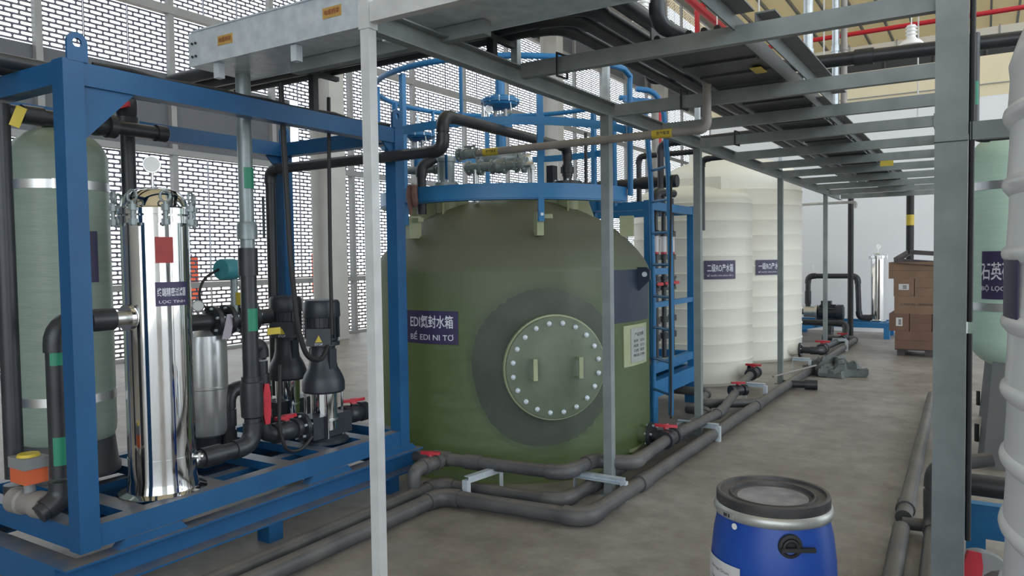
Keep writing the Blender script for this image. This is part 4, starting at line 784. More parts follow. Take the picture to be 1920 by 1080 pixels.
for i, y in enumerate((7.14, 7.36, 7.60)):
    x = -2.78; t = thing('flow_meter', ['clear tube flow meter nearest the ladder on the blue rack', 'middle clear tube flow meter on the blue rack', 'clear tube flow meter farthest from the ladder on the blue rack'][i], 'meter', (x, y, 0.48), 'flow meters on the blue rack')
    MB().cyl((x, y, 1.60), (x, y, 1.80), 0.030, 14).build('tube', 'glass_tube', t); MB().cyl((x, y, 1.605), (x, y, 1.64), 0.031, 14).build('float_band', 'red', t)
    for z in (1.56, 1.80): MB().lathe([(0.024, 0), (0.042, 0), (0.042, 0.05), (0.03, 0.06)], (x, y, z), seg=14).build('union_nut', 'pvc_black', t)
    MB().cyl((x, y, 0.48), (x, y, 1.58), 0.026, 12).build('lower_pipe', 'pvc_black', t); MB().cyl((x, y, 1.85), (x, y, 2.2 if i else 2.0), 0.024, 12).build('upper_pipe', 'pvc_black', t)
    ball_valve(t, (x, y, 1.32), (0, 0, 1), 0.030, hup=(0.9, -0.4, 0), hdir=(0.3, 1, 0), s=0.7)
    for z in (0.78, 0.95): MB().lathe([(0.027, -0.03), (0.045, -0.03), (0.045, 0.03), (0.027, 0.03)], (x, y, z), seg=14).build('union', 'pvc_black', t)
pipe('rack_pipe', 'grey threaded pipe stub lying on the blue rack deck', 'pipe', [(-2.75, 7.0, 0.53), (-2.72, 7.5, 0.53)], 0.035, 'pipe_clear_grey', coup=((0, 0.4), (0, 0.8)))
# black pipes high behind the ladder
pipe('overhead_pipe', 'thick black pipe running level behind the ladder top', 'pipe', [(-4.9, 7.6, 2.38), (-2.72, 7.6, 2.38)], 0.055, 'pvc_black', coup=((0, 0.85), (0, 0.97)))
pipe('overhead_pipe', 'black pipe bending down behind the ladder into the blue rack', 'pipe', [(-1.9, 7.5, 2.78), (-2.86, 7.5, 2.76), (-2.86, 7.5, 2.05)], 0.035, 'pvc_black')
pipe('overhead_pipe', 'black pipe bending down beside the third frame post', 'pipe', [(-1.7, 7.75, 2.62), (-2.50, 7.75, 2.60), (-2.50, 7.75, 1.86)], 0.028, 'pvc_black')
pipe('overhead_pipe', 'short black stub pipe with valve behind the ladder rails', 'pipe', [(-3.3, 7.98, 2.12), (-3.3, 7.98, 2.72), (-2.6, 7.98, 2.72)], 0.03, 'pvc_black')
pipe('rack_pipe', 'black elbow over the nearest flow meter', 'pipe', [(-2.78, 7.14, 2.0), (-2.78, 7.14, 2.24), (-2.72, 7.5, 2.24)], 0.04, 'pvc_black')
ld = thing('ladder', 'blue steel ladder fixed to the side of the green tank', 'ladder', (-2.48, 6.52, 0.18))
for (x, y) in ((-2.35, 6.38), (-2.61, 6.62)): MB().tube(fillet([(x, y, 0.18), (x+0.01, y, 1.2), (x-0.01, y, 2.3), (x-0.04, y-0.03, 2.9), (x-0.10, y-0.10, 3.04), (x-0.22, y-0.22, 3.05)], 0.1), 0.024, 10).build('side_rail', 'blue_light', ld)
for k in range(9): MB().cyl((-2.35, 6.38, 0.36+k*0.29), (-2.61, 6.62, 0.36+k*0.29), 0.013, 8).build('rung', 'blue_light', ld)
for z in (0.62, 1.45): MB().bar((-2.61, 6.62, z), (-2.72, 6.42, z), 0.012, 0.06).build('bracket', 'navy_dark', ld, smooth=False)
t = thing('gate_bar', 'short blue gate bar behind the frame at the ladder top', 'railing', (-2.5, 6.3, 2.9)); MB().bar((-2.70, 6.20, 2.98), (-2.05, 7.0, 2.98), 0.04, 0.04).build('bar', 'blue_light', t, smooth=False)
t = thing('cable', 'black cable dangling from the ladder to the tank outlet valve', 'cable', (-2.3, 6.2, 0.2)); MB().tube(fillet([(-2.33, 6.37, 2.3), (-2.345, 6.36, 1.4), (-2.34, 6.36, 0.8), (-2.30, 6.25, 0.45), (-2.12, 5.75, 0.3)], 0.2, 8), 0.010, 8).build('sheath', 'rubber', t)

# ================================================================== CABLE TRAYS AND OVERHEAD PIPES
tr = thing('cable_tray', 'galvanised cable trunking with orange labels above the blue skid', 'cable tray', (-2.6, 2.75, 2.67))
MB().box(-3.70, -0.9, 2.60, 2.606, 2.67, 2.85).build('side_plate', 'galv', tr, smooth=False); MB().box(-3.70, -0.9, 2.994, 3.0, 2.67, 2.85).build('side_plate', 'galv', tr, smooth=False)
MB().box(-3.70, -0.9, 2.606, 2.994, 2.672, 2.678).build('bottom_plate', 'galv', tr, smooth=False); MB().box(-3.66, -0.9, 2.592, 3.008, 2.85, 2.858).build('cover', 'galv', tr, smooth=False)
for x in (-3.665, -3.635):
    for z in (2.72, 2.79): MB().cyl((x, 2.592, z), (x, 2.602, z), 0.007, 8).build('bolt', 'dark_steel', tr)
for i, x in enumerate((-3.39, -2.61)):
    lb = MB().box(x-0.06, x+0.06, 2.5975, 2.6, 2.745, 2.795).build('label_plate', 'orange_label', tr, smooth=False); flat_text('电缆桥架', (x, 2.5968, 2.772), (1, 0, 0), (0, 0, 1), 0.10, 0.026, 'brown_text', lb, 0.02)
for x in (-3.5, -2.9, -2.3): MB().box(x-0.02, x+0.02, 2.62, 2.66, 2.59, 2.67).build('bracket', 'galv', tr, smooth=False)
MB().extr([(-0.03, -0.03), (0.03, -0.03), (0.03, 0.034), (-0.03, 0.034)], (-3.15, 2.85, 2.635), (-1.9, 2.85, 2.635)).build('bearer', 'steel_grey', tr, smooth=False)
for i, (y, z, xb, r) in enumerate(((3.06, 2.80, -1.46, 0.042), (3.17, 2.78, -1.58, 0.042), (3.28, 2.78, -1.70, 0.042), (3.385, 2.775, -1.82, 0.038))):
    x0 = (-4.55, -4.5, -4.45, -4.3)[i]
    pipe('bundle_pipe', ['innermost black pipe of the overhead bundle beside the trunking', 'second black pipe of the overhead bundle from the trunking', 'third black pipe of the overhead bundle from the trunking', 'outermost black pipe of the overhead bundle, lowest at its bend'][i], 'pipe', [(x0, y, z), (xb, y, z), (xb, 13.6, z)], r, 'pvc_black', 'overhead pipe bundle', rad=3.5)
for x in (-3.40, -2.12):
    t = thing('pipe_clip', {-3.40: 'dark saddle bracket carrying the pipe bundle over the blue skid rail', -2.12: 'dark saddle bracket carrying the pipe bundle over the rack rail'}[x], 'bracket', (x, 3.2, 2.5), 'bundle brackets')
    MB().box(x-0.015, x+0.015, 3.02, 3.42, 2.705, 2.732).build('arm', 'dark_steel', t, smooth=False); MB().box(x-0.02, x+0.02, 3.2, 3.24, 2.487 if x < -3 else 2.627, 2.705).build('leg', 'dark_steel', t, smooth=False)
    MB().tube([(x, 3.06+0.05*math.cos(a), 2.80+0.05*math.sin(a)) for a in [math.pi*k/8 for k in range(9)]], 0.008, 6).build('strap', 'dark_steel', t)
for i, x in enumerate((-3.74, -3.90)):
    pipe('bundle_pipe', ['black pipe along the skid top nearer the front rail', 'black pipe along the skid top farther from the front rail'][i], 'pipe', [(x, 0.9, 2.52), (x, 2.55, 2.52)], 0.033, 'pvc_black', 'pipes on the skid top')
t = thing('cable', 'black cable tied along the top of the front skid rail', 'cable', (-3.4, 2.8, 2.49)); MB().tube([(-3.40+0.012*math.sin(k*1.7), 1.9+k*0.165, 2.497+0.006*math.sin(k*2.3)) for k in range(13)], 0.011, 8).build('sheath', 'rubber', t)
yt = thing('cable_tray', 'long grey cable tray lying on the overhead cross beams', 'cable tray', (-1.2, 8.5, 2.6))
for x in (-1.40, -1.0): MB().box(x-0.004, x+0.004, 3.55, 14, 2.625, 2.725).build('side_plate', 'tray_dark', yt, smooth=False)
MB().box(-1.396, -1.004, 3.55, 14, 2.625, 2.629).build('bottom_plate', 'tray_dark', yt, smooth=False)
for k in range(34): MB().box(-1.396, -1.004, 3.7+k*0.30, 3.76+k*0.30, 2.615, 2.625).build('rung', 'tray_dark', yt, smooth=False)
for i, x in enumerate((-1.35, -1.27, -1.20, -1.12, -1.05)):
    t = thing('cable', ['first', 'second', 'third', 'fourth', 'fifth'][i]+' black cable from the pipe bundle in the long overhead tray', 'cable', (x, 8.6, 2.63), 'cables in the long tray'); MB().tube([(x+0.008*math.sin(k*1.3+i), 3.5+k*0.7, 2.650+0.004*(k % 2)) for k in range(16)], 0.016, 8).build('sheath', 'rubber', t)
t = thing('tray_tag', 'yellow tag on the underside of the overhead tray', 'label', (-1.06, 4.25, 2.6)); MB().box(-1.09, -1.03, 4.2, 4.34, 2.611, 2.615).build('plate', 'yellow', t, smooth=False)
t = thing('tray_tag', 'yellow tag hanging on a far cross beam left of the wide post', 'label', (-0.85, 8.5, 2.5)); MB().box(-0.9, -0.78, 8.495, 8.5, 2.475, 2.53).build('plate', 'yellow', t, smooth=False)
for i, (x, y) in enumerate(((-1.85, 3.44), (-1.62, 4.64), (-1.78, 6.42))):
    t = thing('cable_tie', ['black strap looped round the nearest visible cross beam', 'black strap round the second cross beam by the riser', 'black strap round the cross beam at the third post'][i], 'strap', (x, y, 2.5), 'beam straps'); MB().tube([(x, y-0.03, 2.525), (x, y-0.03, 2.64), (x+0.01, y+0.06, 2.64), (x+0.01, y+0.06, 2.525)], 0.008, 6, closed=True).build('loop', 'rubber', t)
pipe('drop_pipe', 'thick black pipe coming down from above and elbowing over the tray', 'pipe', [(-1.30, 3.38, 3.6), (-1.30, 3.38, 2.68), (-1.22, 3.75, 2.67)], 0.033, 'pvc_black')
pipe('overhead_pipe', 'thick black pipe crossing level above the beams to the right', 'pipe', [(-1.75, 5.2, 2.85), (1.6, 5.2, 2.77)], 0.042, 'pvc_black', coup=((0, 0.33),))
pipe('overhead_pipe', 'short black elbow pipe hanging left of the tray by the railing end', 'pipe', [(-1.95, 4.9, 2.95), (-1.95, 4.9, 2.80), (-1.55, 4.95, 2.80)], 0.03, 'pvc_black')
t = pipe('riser_pipe', 'black vertical pipe with green arrow label right of the wide post', 'pipe', [(0.6, 5.0, 2.24), (-0.055, 5.0, 2.24), (-0.055, 5.0, 2.82)], 0.027, 'pvc_black'); cyl_patch((-0.055, 5.0), 0.0275, 130, 220, 2.42, 2.55, 0.001, 'label_band', 'green_tape', t)
for i, (x, r, m) in enumerate(((-1.50, 0.045, 'galv'), (-1.245, 0.034, 'galv'), (-1.17, 0.030, 'pipe_iron'))):
    t = thing('conduit', ['leftmost thick steel conduit rising from the tray to the roof', 'middle steel conduit rising from the tray', 'rightmost darker conduit rising from the tray'][i], 'conduit', (x, 8.0, 2.7), 'steel conduits to the roof'); MB().cyl((x, 8.0, 2.70), (x, 8.0, 13.3), r, 14).build('tube', m, t); MB().lathe([(r, -0.03), (r*1.2, -0.03), (r*1.2, 0.03), (r, 0.03)], (x, 8, 3.6), seg=14).build('socket', m, t)
for i, (x, y, ztop) in enumerate(((-2.07, 15.0, 2.56), (-1.07, 14.5, 2.56))):
    t = thing('conduit', ['black conduit rising behind the end skid pipe', 'black conduit with yellow band above the cardboard boxes'][i], 'conduit', (x, y, 0), 'black conduits by the end wall'); MB().cyl((x, y, 0.0), (x, y, ztop+0.2), 0.05 if i == 0 else 0.06, 12).build('tube', 'rubber', t)
    if i: MB().lathe([(0.061, -0.09), (0.0615, -0.09), (0.0615, 0.09), (0.061, 0.09)], (x, y, 2.15)).build('band', 'yellow', t)
pipe('overhead_pipe', 'thin pale pipe crossing below the far end of the rack', 'pipe', [(-2.9, 13.2, 2.42), (-1.75, 13.2, 2.42), (-1.75, 13.2, 2.32)], 0.022, 'post_white')
# ------------------------------------------------------------------ high level services
def red_run(lbl, pts, r): return pipe('sprinkler_pipe', lbl, 'pipe', pts, r, 'red_pipe', 'red sprinkler pipes', seg=10)
red_run('long red sprinkler pipe running across under the roof', [(-9.0, 22, 7.42), (4.0, 22, 7.42)], 0.06)
red_run('thick red sprinkler pipe running away under the roof', [(-6.4, 17.0, 8.1), (-6.4, 26, 8.1)], 0.10)
red_run('red sprinkler drop with bend beside the bright window strip', [(-6.9, 21, 7.2), (-6.9, 21, 8.6), (-5.8, 21, 8.6)], 0.07)
red_run('red riser pipe against the far column', [(-6.6, 17.3, 0), (-6.6, 17.3, 5.4)], 0.035)
dc = thing('air_duct', 'long pale rectangular air duct with seams under the roof', 'duct', (-2, 23, 6.9))
for k in range(9):
    x0 = -6.6+k*1.15; MB().box(x0, x0+1.13, 22.6, 23.6, 6.72, 7.22).build('section', 'duct', dc, smooth=False); MB().box(x0+1.125, x0+1.155, 22.57, 23.6, 6.69, 7.25).build('seam', 'mullion', dc, smooth=False)
dd = thing('dark_filler', 'long dark body filling the gap above the end wall', 'duct', (-1, 20, 5.8)); MB().box(-5.5, 6, 19.6, 20.6, 5.35, 6.05).build('body', 'dark_steel', dd, smooth=False)  # dark body added to fill the dark band above the end wall
for k in range(10): MB().box(-5.0+k, -4.96+k, 19.55, 19.6, 5.35, 6.1).build('flange', 'rust_steel', dd, smooth=False)
for i, (x, y) in enumerate(((-3.62, 12.0), (-0.89, 12.05), (-3.62, 8.95))):
    t = thing('pendant_lamp', ['bell shaped pendant lamp near the end of the tray', 'bell shaped pendant lamp left of the wide grey post', 'bell shaped pendant lamp at the top picture edge'][i], 'lamp', (x, y, 4.5), 'bell pendant lamps')
    MB().lathe([(0.16, 0), (0.155, 0.02), (0.12, 0.06), (0.07, 0.09), (0.06, 0.11), (0.0, 0.11)], (x, y, 4.50), seg=28).build('shade', 'lamp_shade', t); MB().cyl((x, y, 4.61), (x, y, 4.78), 0.055, 18).build('gear_housing', 'lamp_shade', t)
    for z in (4.64, 4.69, 4.74): MB().lathe([(0.056, 0), (0.075, 0.005), (0.075, 0.015), (0.056, 0.02)], (x, y, z), seg=18).build('cooling_fin', 'lamp_shade', t)
    MB().cyl((x, y, 4.78), (x, y, 13.3), 0.008, 6).build('rod', 'lamp_shade', t); MB().lathe([(0, 0.0), (0.12, 0.012)], (x, y, 4.51), seg=20).build('lens', 'gauge_face', t)
for i, (x, y) in enumerate(((-2.6, 10.5), (-2.2, 13), (-1.0, 15), (-3.0, 16))):
    t = thing('hanger_rod', ['thin white hanger rod nearest the left lamp', 'thin white hanger rod right of the left lamp', 'thin white hanger rod near the end wall beside the right lamp', 'thin white hanger rod farthest away by the end wall'][i], 'rod', (x, y, 4.0), 'thin hanger rods'); MB().cyl((x, y, 3.9), (x, y, 13.3), 0.012, 6).build('rod', 'post_white', t); MB().lathe([(0, 0), (0.03, 0), (0.03, 0.04), (0, 0.04)], (x, y, 3.88), seg=10).build('end_fitting', 'post_white', t)
t = thing('wall_conduit', 'thin grey conduit line across the cream band of the end wall', 'conduit', (-2, 16.74, 4.75)); MB().cyl((-5, 16.73, 4.72), (4, 16.73, 4.72), 0.012, 6).build('tube', 'mullion', t)
for x in (-0.6, -3.4): MB().box(x-0.05, x+0.05, 16.7, 16.75, 4.68, 4.82).build('junction_box', 'mullion', t, smooth=False)
t = thing('white_cabinet', 'white cabinet far behind the tank railing with a red mark', 'cabinet', (-9.0, 16.5, 0)); MB().box(-9.9, -8.3, 16.5, 17.3, 0, 3.2).build('body', 'wall_far', t, smooth=False); MB().box(-9.5, -9.28, 16.49, 16.5, 2.85, 2.95).build('mark', 'red', t, smooth=False)

# ================================================================== BLUE DRUM
DX, DY = -0.66, 2.86
dr = thing('drum', 'blue plastic drum with black lid and steel clamp band', 'drum', (DX, DY, 0))
MB().lathe([(0, 0), (0.185, 0), (0.20, 0.02), (0.213, 0.10), (0.223, 0.24), (0.226, 0.36), (0.222, 0.47), (0.212, 0.56), (0.199, 0.62), (0.196, 0.64), (0, 0.64)], (DX, DY, 0), seg=64).build('body', 'drum_blue', dr, ang=50)
MB().lathe([(0.196, 0.625), (0.207, 0.628), (0.213, 0.645), (0.207, 0.664), (0.196, 0.667)], (DX, DY, 0), seg=64).build('clamp_band', 'band', dr, ang=60)
MB().lathe([(0.198, 0.655), (0.203, 0.665), (0.202, 0.698), (0.197, 0.703), (0.188, 0.701), (0.184, 0.690), (0.158, 0.687), (0.152, 0.694), (0.146, 0.694), (0.141, 0.680), (0.128, 0.678)], (DX, DY, 0), seg=64).build('lid_rim', 'lid_black', dr)
MB().lathe([(0, 0.6795), (0.127, 0.6795)], (DX, DY, 0), seg=48).build('lid_panel', 'lid_dusty', dr)
lv = MB().band((DX, DY), 0.2135, 0.219, 0.636, 0.656, 205, 228, 10).build('clamp_lever', 'band', dr, smooth=False)
for a in (209, 212.5, 215): cyl_patch((DX, DY), 0.219, a, a+1.6, 0.640, 0.652, 0.002, 'slot', 'dark_steel', lv, 3)
d = tdir(151); q = Vector((DX, DY, 0.575))+d*0.2085; s = tdir(61)
hr = MB().lathe([(0, -0.006), (0.036, -0.006), (0.042, 0.0), (0.040, 0.008), (0.030, 0.010), (0.026, 0.002), (0, 0.002)], q, d, 28).build('handle_boss', 'rubber', dr)
MB().bar(q+d*0.014-s*0.035-Vector((0, 0, 0.008)), q+d*0.014+s*0.082-Vector((0, 0, 0.008)), 0.014, 0.014).build('handle_grip', 'rubber', dr); MB().tube([q+d*0.012+s*0.024*math.cos(a)+Vector((0, 0, 0.026*math.sin(a)-0.004)) for a in [math.pi*k/8 for k in range(9)]], 0.006, 6).build('handle_bail', 'rubber', hr)
lb = cyl_patch((DX, DY), 0.2262, 196, 250, 0.20, 0.475, 0.001, 'label_sheet', 'paper', dr); lb['label'] = 'white paper label'
for k in range(4): cyl_text(['Storage Drum', 'Net Weight', 'Keep Dry', 'Handle With Care'][k], (DX, DY), 0.2279, 222, 0.44-0.04*k, 0.11, 0.014, 'dark_text', lb)
dr.scale = (1, 1, 1.025); dot = tdir(205); qq = Vector((DX, DY, 0.612))+dot*0.209; MB().lathe([(0, 0), (0.011, 0), (0.011, 0.003), (0, 0.003)], qq, dot, 16).build('sticker', 'gauge_face', dr)

# ================================================================== BOXES ON PALLET
BY = 13.0
t = thing('pallet', 'low dark pallet under the stacked cardboard boxes', 'pallet', (-0.7, BY+0.35, 0))
for x in (-1.08, -0.7, -0.32): MB().box(x-0.05, x+0.05, BY+0.04, BY+0.72, 0, 0.09).build('runner', 'rust_steel', t, smooth=False)
for k in range(5): MB().box(-1.16, -0.24, BY+0.03+k*0.145, BY+0.13+k*0.145, 0.09, 0.11).build('slat', 'rust_steel', t, smooth=False)
def carton(x0, x1, z0, z1, lbl, m='card', y0=BY, dy=0.7, sticker=None, txt=None, rz=0):
    t = thing('cardboard_box', lbl, 'box', ((x0+x1)/2, y0+dy/2, z0), 'stacked cardboard boxes')
    MB().box(x0, x1, y0, y0+dy, z0, z1).build('carton', m, t, smooth=False)
    MB().box(x0+0.01, x1-0.01, y0-0.0015, y0+0.001, (z0+z1)/2-0.004, (z0+z1)/2+0.0).build('flap_seam', 'dark_text', t, smooth=False) if txt is None and sticker is None else None
    if sticker:
        sx, sz, sw, sh = sticker; st = MB().box(sx-sw/2, sx+sw/2, y0-0.003, y0-0.001, sz-sh/2, sz+sh/2).build('sticker', 'paper', t, smooth=False)
        for k in range(3): MB().box(sx-sw*0.1, sx+sw*0.3, y0-0.0045, y0-0.003, sz-sh*0.3+k*sh*0.22, sz-sh*0.18+k*sh*0.22).build('print', 'dark_text', st, smooth=False)
    if txt: flat_text(txt, ((x0+x1)/2-0.02, y0-0.002, (z0+z1)/2+0.01), (1, 0, 0), (0, 0, 1), (x1-x0)*0.75, 0.035, 'dark_text', t)
carton(-1.16, -0.30, 0.11, 0.385, 'long brown carton at the bottom of the stack on the pallet', 'card_dark')
for i, (a, c) in enumerate(((-1.24, -0.965), (-0.955, -0.66), (-0.65, -0.36))): carton(a, c, 0.386, 0.655, ['small brown carton with white label in the second layer, left', 'small brown carton in the middle of the second layer', 'small brown carton at the post end of the second layer'][i], 'card_dark', sticker=(a+0.14, 0.53, 0.09, 0.13) if i == 0 else None)
carton(-1.17, -0.35, 0.656, 0.925, 'long printed brown carton in the third layer', 'card', txt='ULTRAPURE   MEMBRANE ELEMENT')
for i, (a, c) in enumerate(((-1.18, -0.90), (-0.89, -0.60), (-0.58, -0.30))): carton(a, c, 0.926, 1.195, ['small brown carton with white label in the fourth layer, left', 'small brown carton in the middle of the fourth layer', 'small brown carton at the post end of the fourth layer'][i], 'card', sticker=(a+0.14, 1.07, 0.14, 0.09) if i == 0 else None)
carton(-1.25, -0.4, 1.196, 1.45, 'open brown carton on top of the stack', 'card')
t = thing('steel_angle', 'welded dark steel angle frame lying on the top carton', 'steel', (-0.8, BY+0.3, 1.45))
for p, q in (((-1.15, BY-0.02, 1.47), (-0.3, BY+0.0, 1.40)), ((-1.15, BY+0.02, 1.48), (-1.0, BY+0.5, 1.60)), ((-1.0, BY+0.5, 1.60), (-0.3, BY+0.52, 1.54))):
    MB().extr([(-0.035, -0.03), (0.035, -0.03), (0.035, -0.024), (-0.029, -0.024), (-0.029, 0.04), (-0.035, 0.04)], p, q).build('angle_bar', 'rust_steel', t, smooth=False)

# ================================================================== END SKID: PUMP AND FILTER
es = thing('end_skid', 'low blue steel skid frame by the pale end wall', 'frame', (-2.2, 15.7, 0))
for p, q in (((-3.15, 15.45, 0.25), (-1.46, 15.45, 0.25)), ((-3.15, 16.2, 0.25), (-1.46, 16.2, 0.25)), ((-1.5, 15.5, 0.25), (-1.5, 16.15, 0.25)), ((-2.62, 15.4, 0.25), (-2.95, 14.3, 0.25))): MB().bar(p, q, 0.08, 0.10).build('beam', 'blue_light', es, smooth=False)
for x, y in ((-1.51, 15.45), (-1.51, 16.2), (-3.1, 15.45), (-3.1, 16.2), (-2.96, 14.3)): MB().box(x-0.05, x+0.05, y-0.05, y+0.05, 0, 0.21).build('leg', 'blue_light', es, smooth=False)
F2 = thing('filter_housing', 'slim polished stainless filter housing by the end wall', 'filter', (-1.70, 15.8, 0.3)); c = (-1.70, 15.8)
MB().lathe([(0, 0.30), (0.15, 0.30), (0.15, 0.32), (0.125, 0.34), (0.125, 1.50), (0.15, 1.505), (0.15, 1.545), (0.125, 1.55), (0.09, 1.585), (0, 1.60)], (*c, 0), seg=40).build('barrel', 'chrome', F2)
for k in range(6):
    g = k*math.pi/3; MB().cyl((c[0]+0.155*math.cos(g), c[1]+0.155*math.sin(g), 1.48), (c[0]+0.155*math.cos(g), c[1]+0.155*math.sin(g), 1.57), 0.012, 8).build('clamp_bolt', 'brushed', F2)
gauge(F2, (c[0], c[1], 1.59), 0.13, 0.04, (0.4, -0.9, 0), 'brushed')
t = pipe('loop_pipe', 'black pipe loop from the end pump to the slim filter', 'pipe', [(-2.95, 15.75, 0.42), (-2.95, 15.75, 1.16), (-2.05, 15.75, 1.16), (-2.02, 15.75, 0.36), (-1.83, 15.78, 0.36)], 0.05, 'pvc_black', coup=((3, 0.75), (0, 0.4), (0, 0.6))); gauge(t, (-2.85, 15.75, 1.2), 0.15, 0.045, (0.4, -0.9, 0), 'brushed')
EP = thing('horizontal_pump', 'dark horizontal pump with finned motor on the end skid', 'pump', (-2.6, 15.7, 0.3)); y = 15.65
MB().lathe([(0, 0), (0.11, 0), (0.11, 0.20), (0.14, 0.21), (0.14, 0.25), (0.115, 0.26)], (-3.0, y, 0.46), (1, 0, 0), 24).build('casing', 'brushed', EP); mo = MB().lathe([(0.10, 0), (0.135, 0.01), (0.135, 0.33), (0.15, 0.335), (0.15, 0.44), (0.12, 0.455), (0, 0.455)], (-2.73, y, 0.46), (1, 0, 0), 24).build('motor', 'pump_black', EP)
for k in range(14):
    g = 2*math.pi*k/14; d = Vector((0, math.cos(g), math.sin(g))); MB().bar(Vector((-2.70, y, 0.46))+d*0.142, Vector((-2.42, y, 0.46))+d*0.142, 0.006, 0.02, d).build('fin', 'pump_black', mo, smooth=False)
MB().box(-2.68, -2.50, y-0.08, y+0.08, 0.58, 0.68).build('terminal_box', 'pump_black', EP, smooth=False); MB().box(-2.75, -2.35, y-0.12, y+0.12, 0.3, 0.34).build('foot', 'pump_black', EP, smooth=False)
run(EP, [(-3.4, y, 0.46), (-3.0, y, 0.46)], 0.055, 'pvc_black'); ball_valve(EP, (-3.2, y, 0.46), (1, 0, 0), 0.05)
t = pipe('suction_pipe', 'black pipe from the floor line into the end skid', 'pipe', [(-3.2, 15.2, 0.30), (-2.42, 15.0, 0.30), (-2.40, 14.9, 0.05)], 0.055, 'pvc_black')
# ------------------------------------------------------------------ mop
t = thing('mop', 'grey rag mop lying across the floor pipe with its pole', 'mop', (-1.65, 10.6, 0)); MB().cyl((-2.15, 9.35, 0.12), (-1.85, 10.4, 0.14), 0.012, 8).build('handle', 'pipe_iron', t)
random.seed(3); mb = MB(); n, m_ = 26, 12; vs = []; fs = []
ph = [random.uniform(0, 6.28) for _ in range(8)]
for i in range(n):
    g = 2*math.pi*i/n
    for k in range(m_+1):
        el = math.pi/2*k/m_; w_ = 1+0.16*math.sin(4*g+ph[0]+2*el)+0.12*math.sin(7*g+ph[1])+0.08*math.sin(11*g+5*el+ph[2])
        vs.append((-1.66+0.34*w_*math.cos(el)**0.7*math.cos(g), 10.62+0.30*w_*math.cos(el)**0.7*math.sin(g), 0.004+(0.22+0.05*math.sin(3*g+ph[3])+0.03*math.sin(8*g+ph[4]))*math.sin(el)*(0.85+0.3*math.sin(6*g*el+ph[5])*math.cos(el))))
for i in range(n):
    j = (i+1) % n
    for k in range(m_): fs.append((i*(m_+1)+k, j*(m_+1)+k, j*(m_+1)+k+1, i*(m_+1)+k+1))
mb.add(vs, fs).build('mop_head', 'cloth', t, ang=25)

# ================================================================== RIGHT SIDE
def right_vessel(y, lbl):
    c = (0.20, y); V = vessel(c, 0.30, 0.72, 2.50, lbl, 'frp_vessel_r', False); V['group'] = 'green vessels on the right'
    for z in (1.19, 2.08): MB().lathe([(0.3005, z-0.03), (0.305, z-0.03), (0.305, z+0.03), (0.3005, z+0.03)], (*c, 0), seg=48).build('strap', 'brushed', V)
    for k, a in enumerate((205, 325, 85)):
        d = tdir(a); s = tdir(a+90); p = Vector((c[0], c[1], 0)); top = p+d*0.17+Vector((0, 0, 0.86)); bot = p+d*0.24
        mb = MB(); q = [top-s*0.05, top+s*0.05, bot+s*0.085, bot-s*0.085]; o = d*0.035
        mb.add([v+o for v in q]+[v-o for v in q], [(0, 1, 2, 3), (7, 6, 5, 4), (0, 4, 5, 1), (1, 5, 6, 2), (2, 6, 7, 3), (3, 7, 4, 0)]); lg = mb.build('leg', 'grey_plastic', V, smooth=False)
        MB().bar(bot+d*0.04-s*0.09+Vector((0, 0, 0.1)), bot+d*0.04-s*0.09+Vector((0, 0, 0.24)), 0.02, 0.03, d).build('clip', 'rubber', lg, smooth=False)
    return V, c
V2, c2 = right_vessel(6.75, 'pale mint green pressure vessel with dark sign, nearer of the right pair'); V3, c3 = right_vessel(8.4, 'mint green pressure vessel standing behind the signed one on the right')
sg = cyl_patch(c2, 0.302, 172, 224, 1.25, 1.60, 0.003, 'sign', 'sign_navy', V2); sg['label'] = 'dark sign'
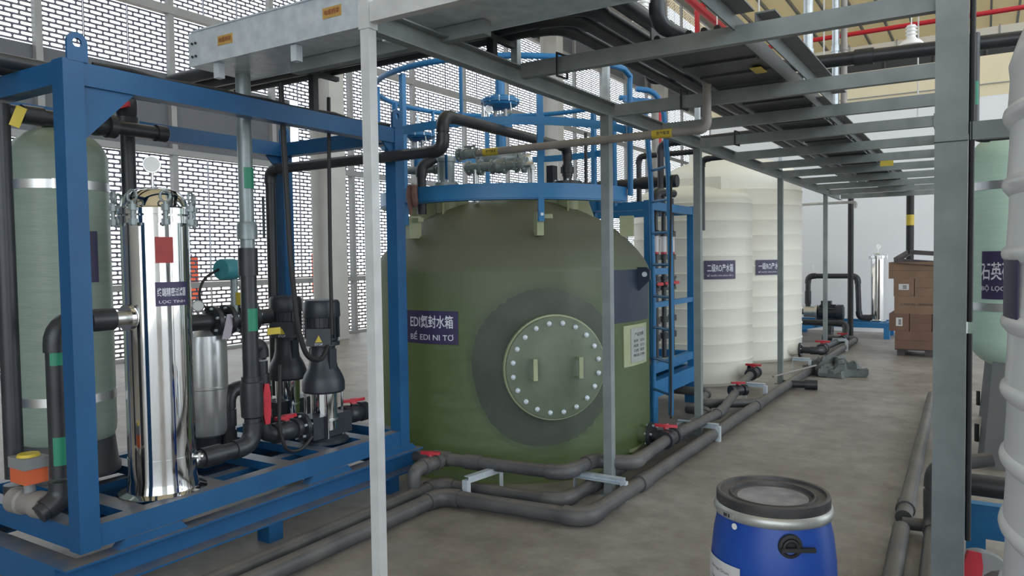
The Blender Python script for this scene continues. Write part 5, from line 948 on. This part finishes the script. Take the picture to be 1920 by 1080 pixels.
cyl_text('石英砂', c2, 0.3065, 204, 1.455, 0.22, 0.13, 'sign_text', sg, 0.014); cyl_text('BỘ LỌC C', c2, 0.3065, 204, 1.33, 0.21, 0.05, 'sign_text', sg, 0.008)
pr_ = pipe('floor_pipe', 'grey pipe on the floor left of the wide grey post', 'pipe', [(-0.30, 2.2, 0.06), (-0.38, 4.75, 0.06), (-0.46, 9.2, 0.06)], 0.045, 'pvc_grey', coup=((1, 0.05),), elbow=False)
run(pr_, [(-0.38, 4.75, 0.06), (-0.22, 4.78, 0.06)], 0.035, 'pvc_grey')
t = pipe('riser_pipe', 'grey bent pipe half hidden behind the wide grey post', 'pipe', [(-0.20, 3.6, 0.06), (-0.23, 4.78, 0.06), (-0.23, 4.78, 0.40), (0.05, 4.85, 0.46)], 0.04, 'pvc_grey', coup=((1, 0.4),))
t = pipe('suction_pipe', 'black level pipe above the blue channel on the right', 'pipe', [(-0.15, 4.05, 0.52), (0.5, 4.05, 0.52)], 0.05, 'pvc_black')
t = thing('skid_frame', 'blue channel skid end on the right behind the near tank', 'frame', (0.2, 4.2, 0)); MB().chan((0.6, 4.15, 0.33), (-0.08, 4.15, 0.33), 0.06, 0.16, 0.01).build('beam', 'blue_light', t, smooth=False)
for x in (-0.02, 0.5): MB().box(x-0.04, x+0.04, 4.12, 4.2, 0, 0.25).build('leg', 'blue_light', t, smooth=False)
t = pipe('valve_pipe', 'grey butterfly valve with red lever at the right bottom corner', 'valve', [(-0.10, 3.72, 0.22), (0.5, 3.72, 0.22)], 0.05, 'pvc_grey'); MB().lathe([(0.05, -0.05), (0.10, -0.05), (0.11, -0.03), (0.11, 0.03), (0.10, 0.05), (0.05, 0.05)], (0.0, 3.72, 0.22), (0.35, -0.9, 0.2), 28).build('valve_disc_body', 'grey_plastic', t)
q = Vector((-0.035, 3.655, 0.255)); MB().extr([(-0.024, -0.085), (0.024, -0.085), (0.036, -0.03), (0.036, 0.03), (0.024, 0.085), (-0.024, 0.085), (-0.036, 0.03), (-0.036, -0.03)], q, q+Vector((0.008, -0.022, 0.004)), (0.1, 0.2, 1)).build('handle', 'red', t)
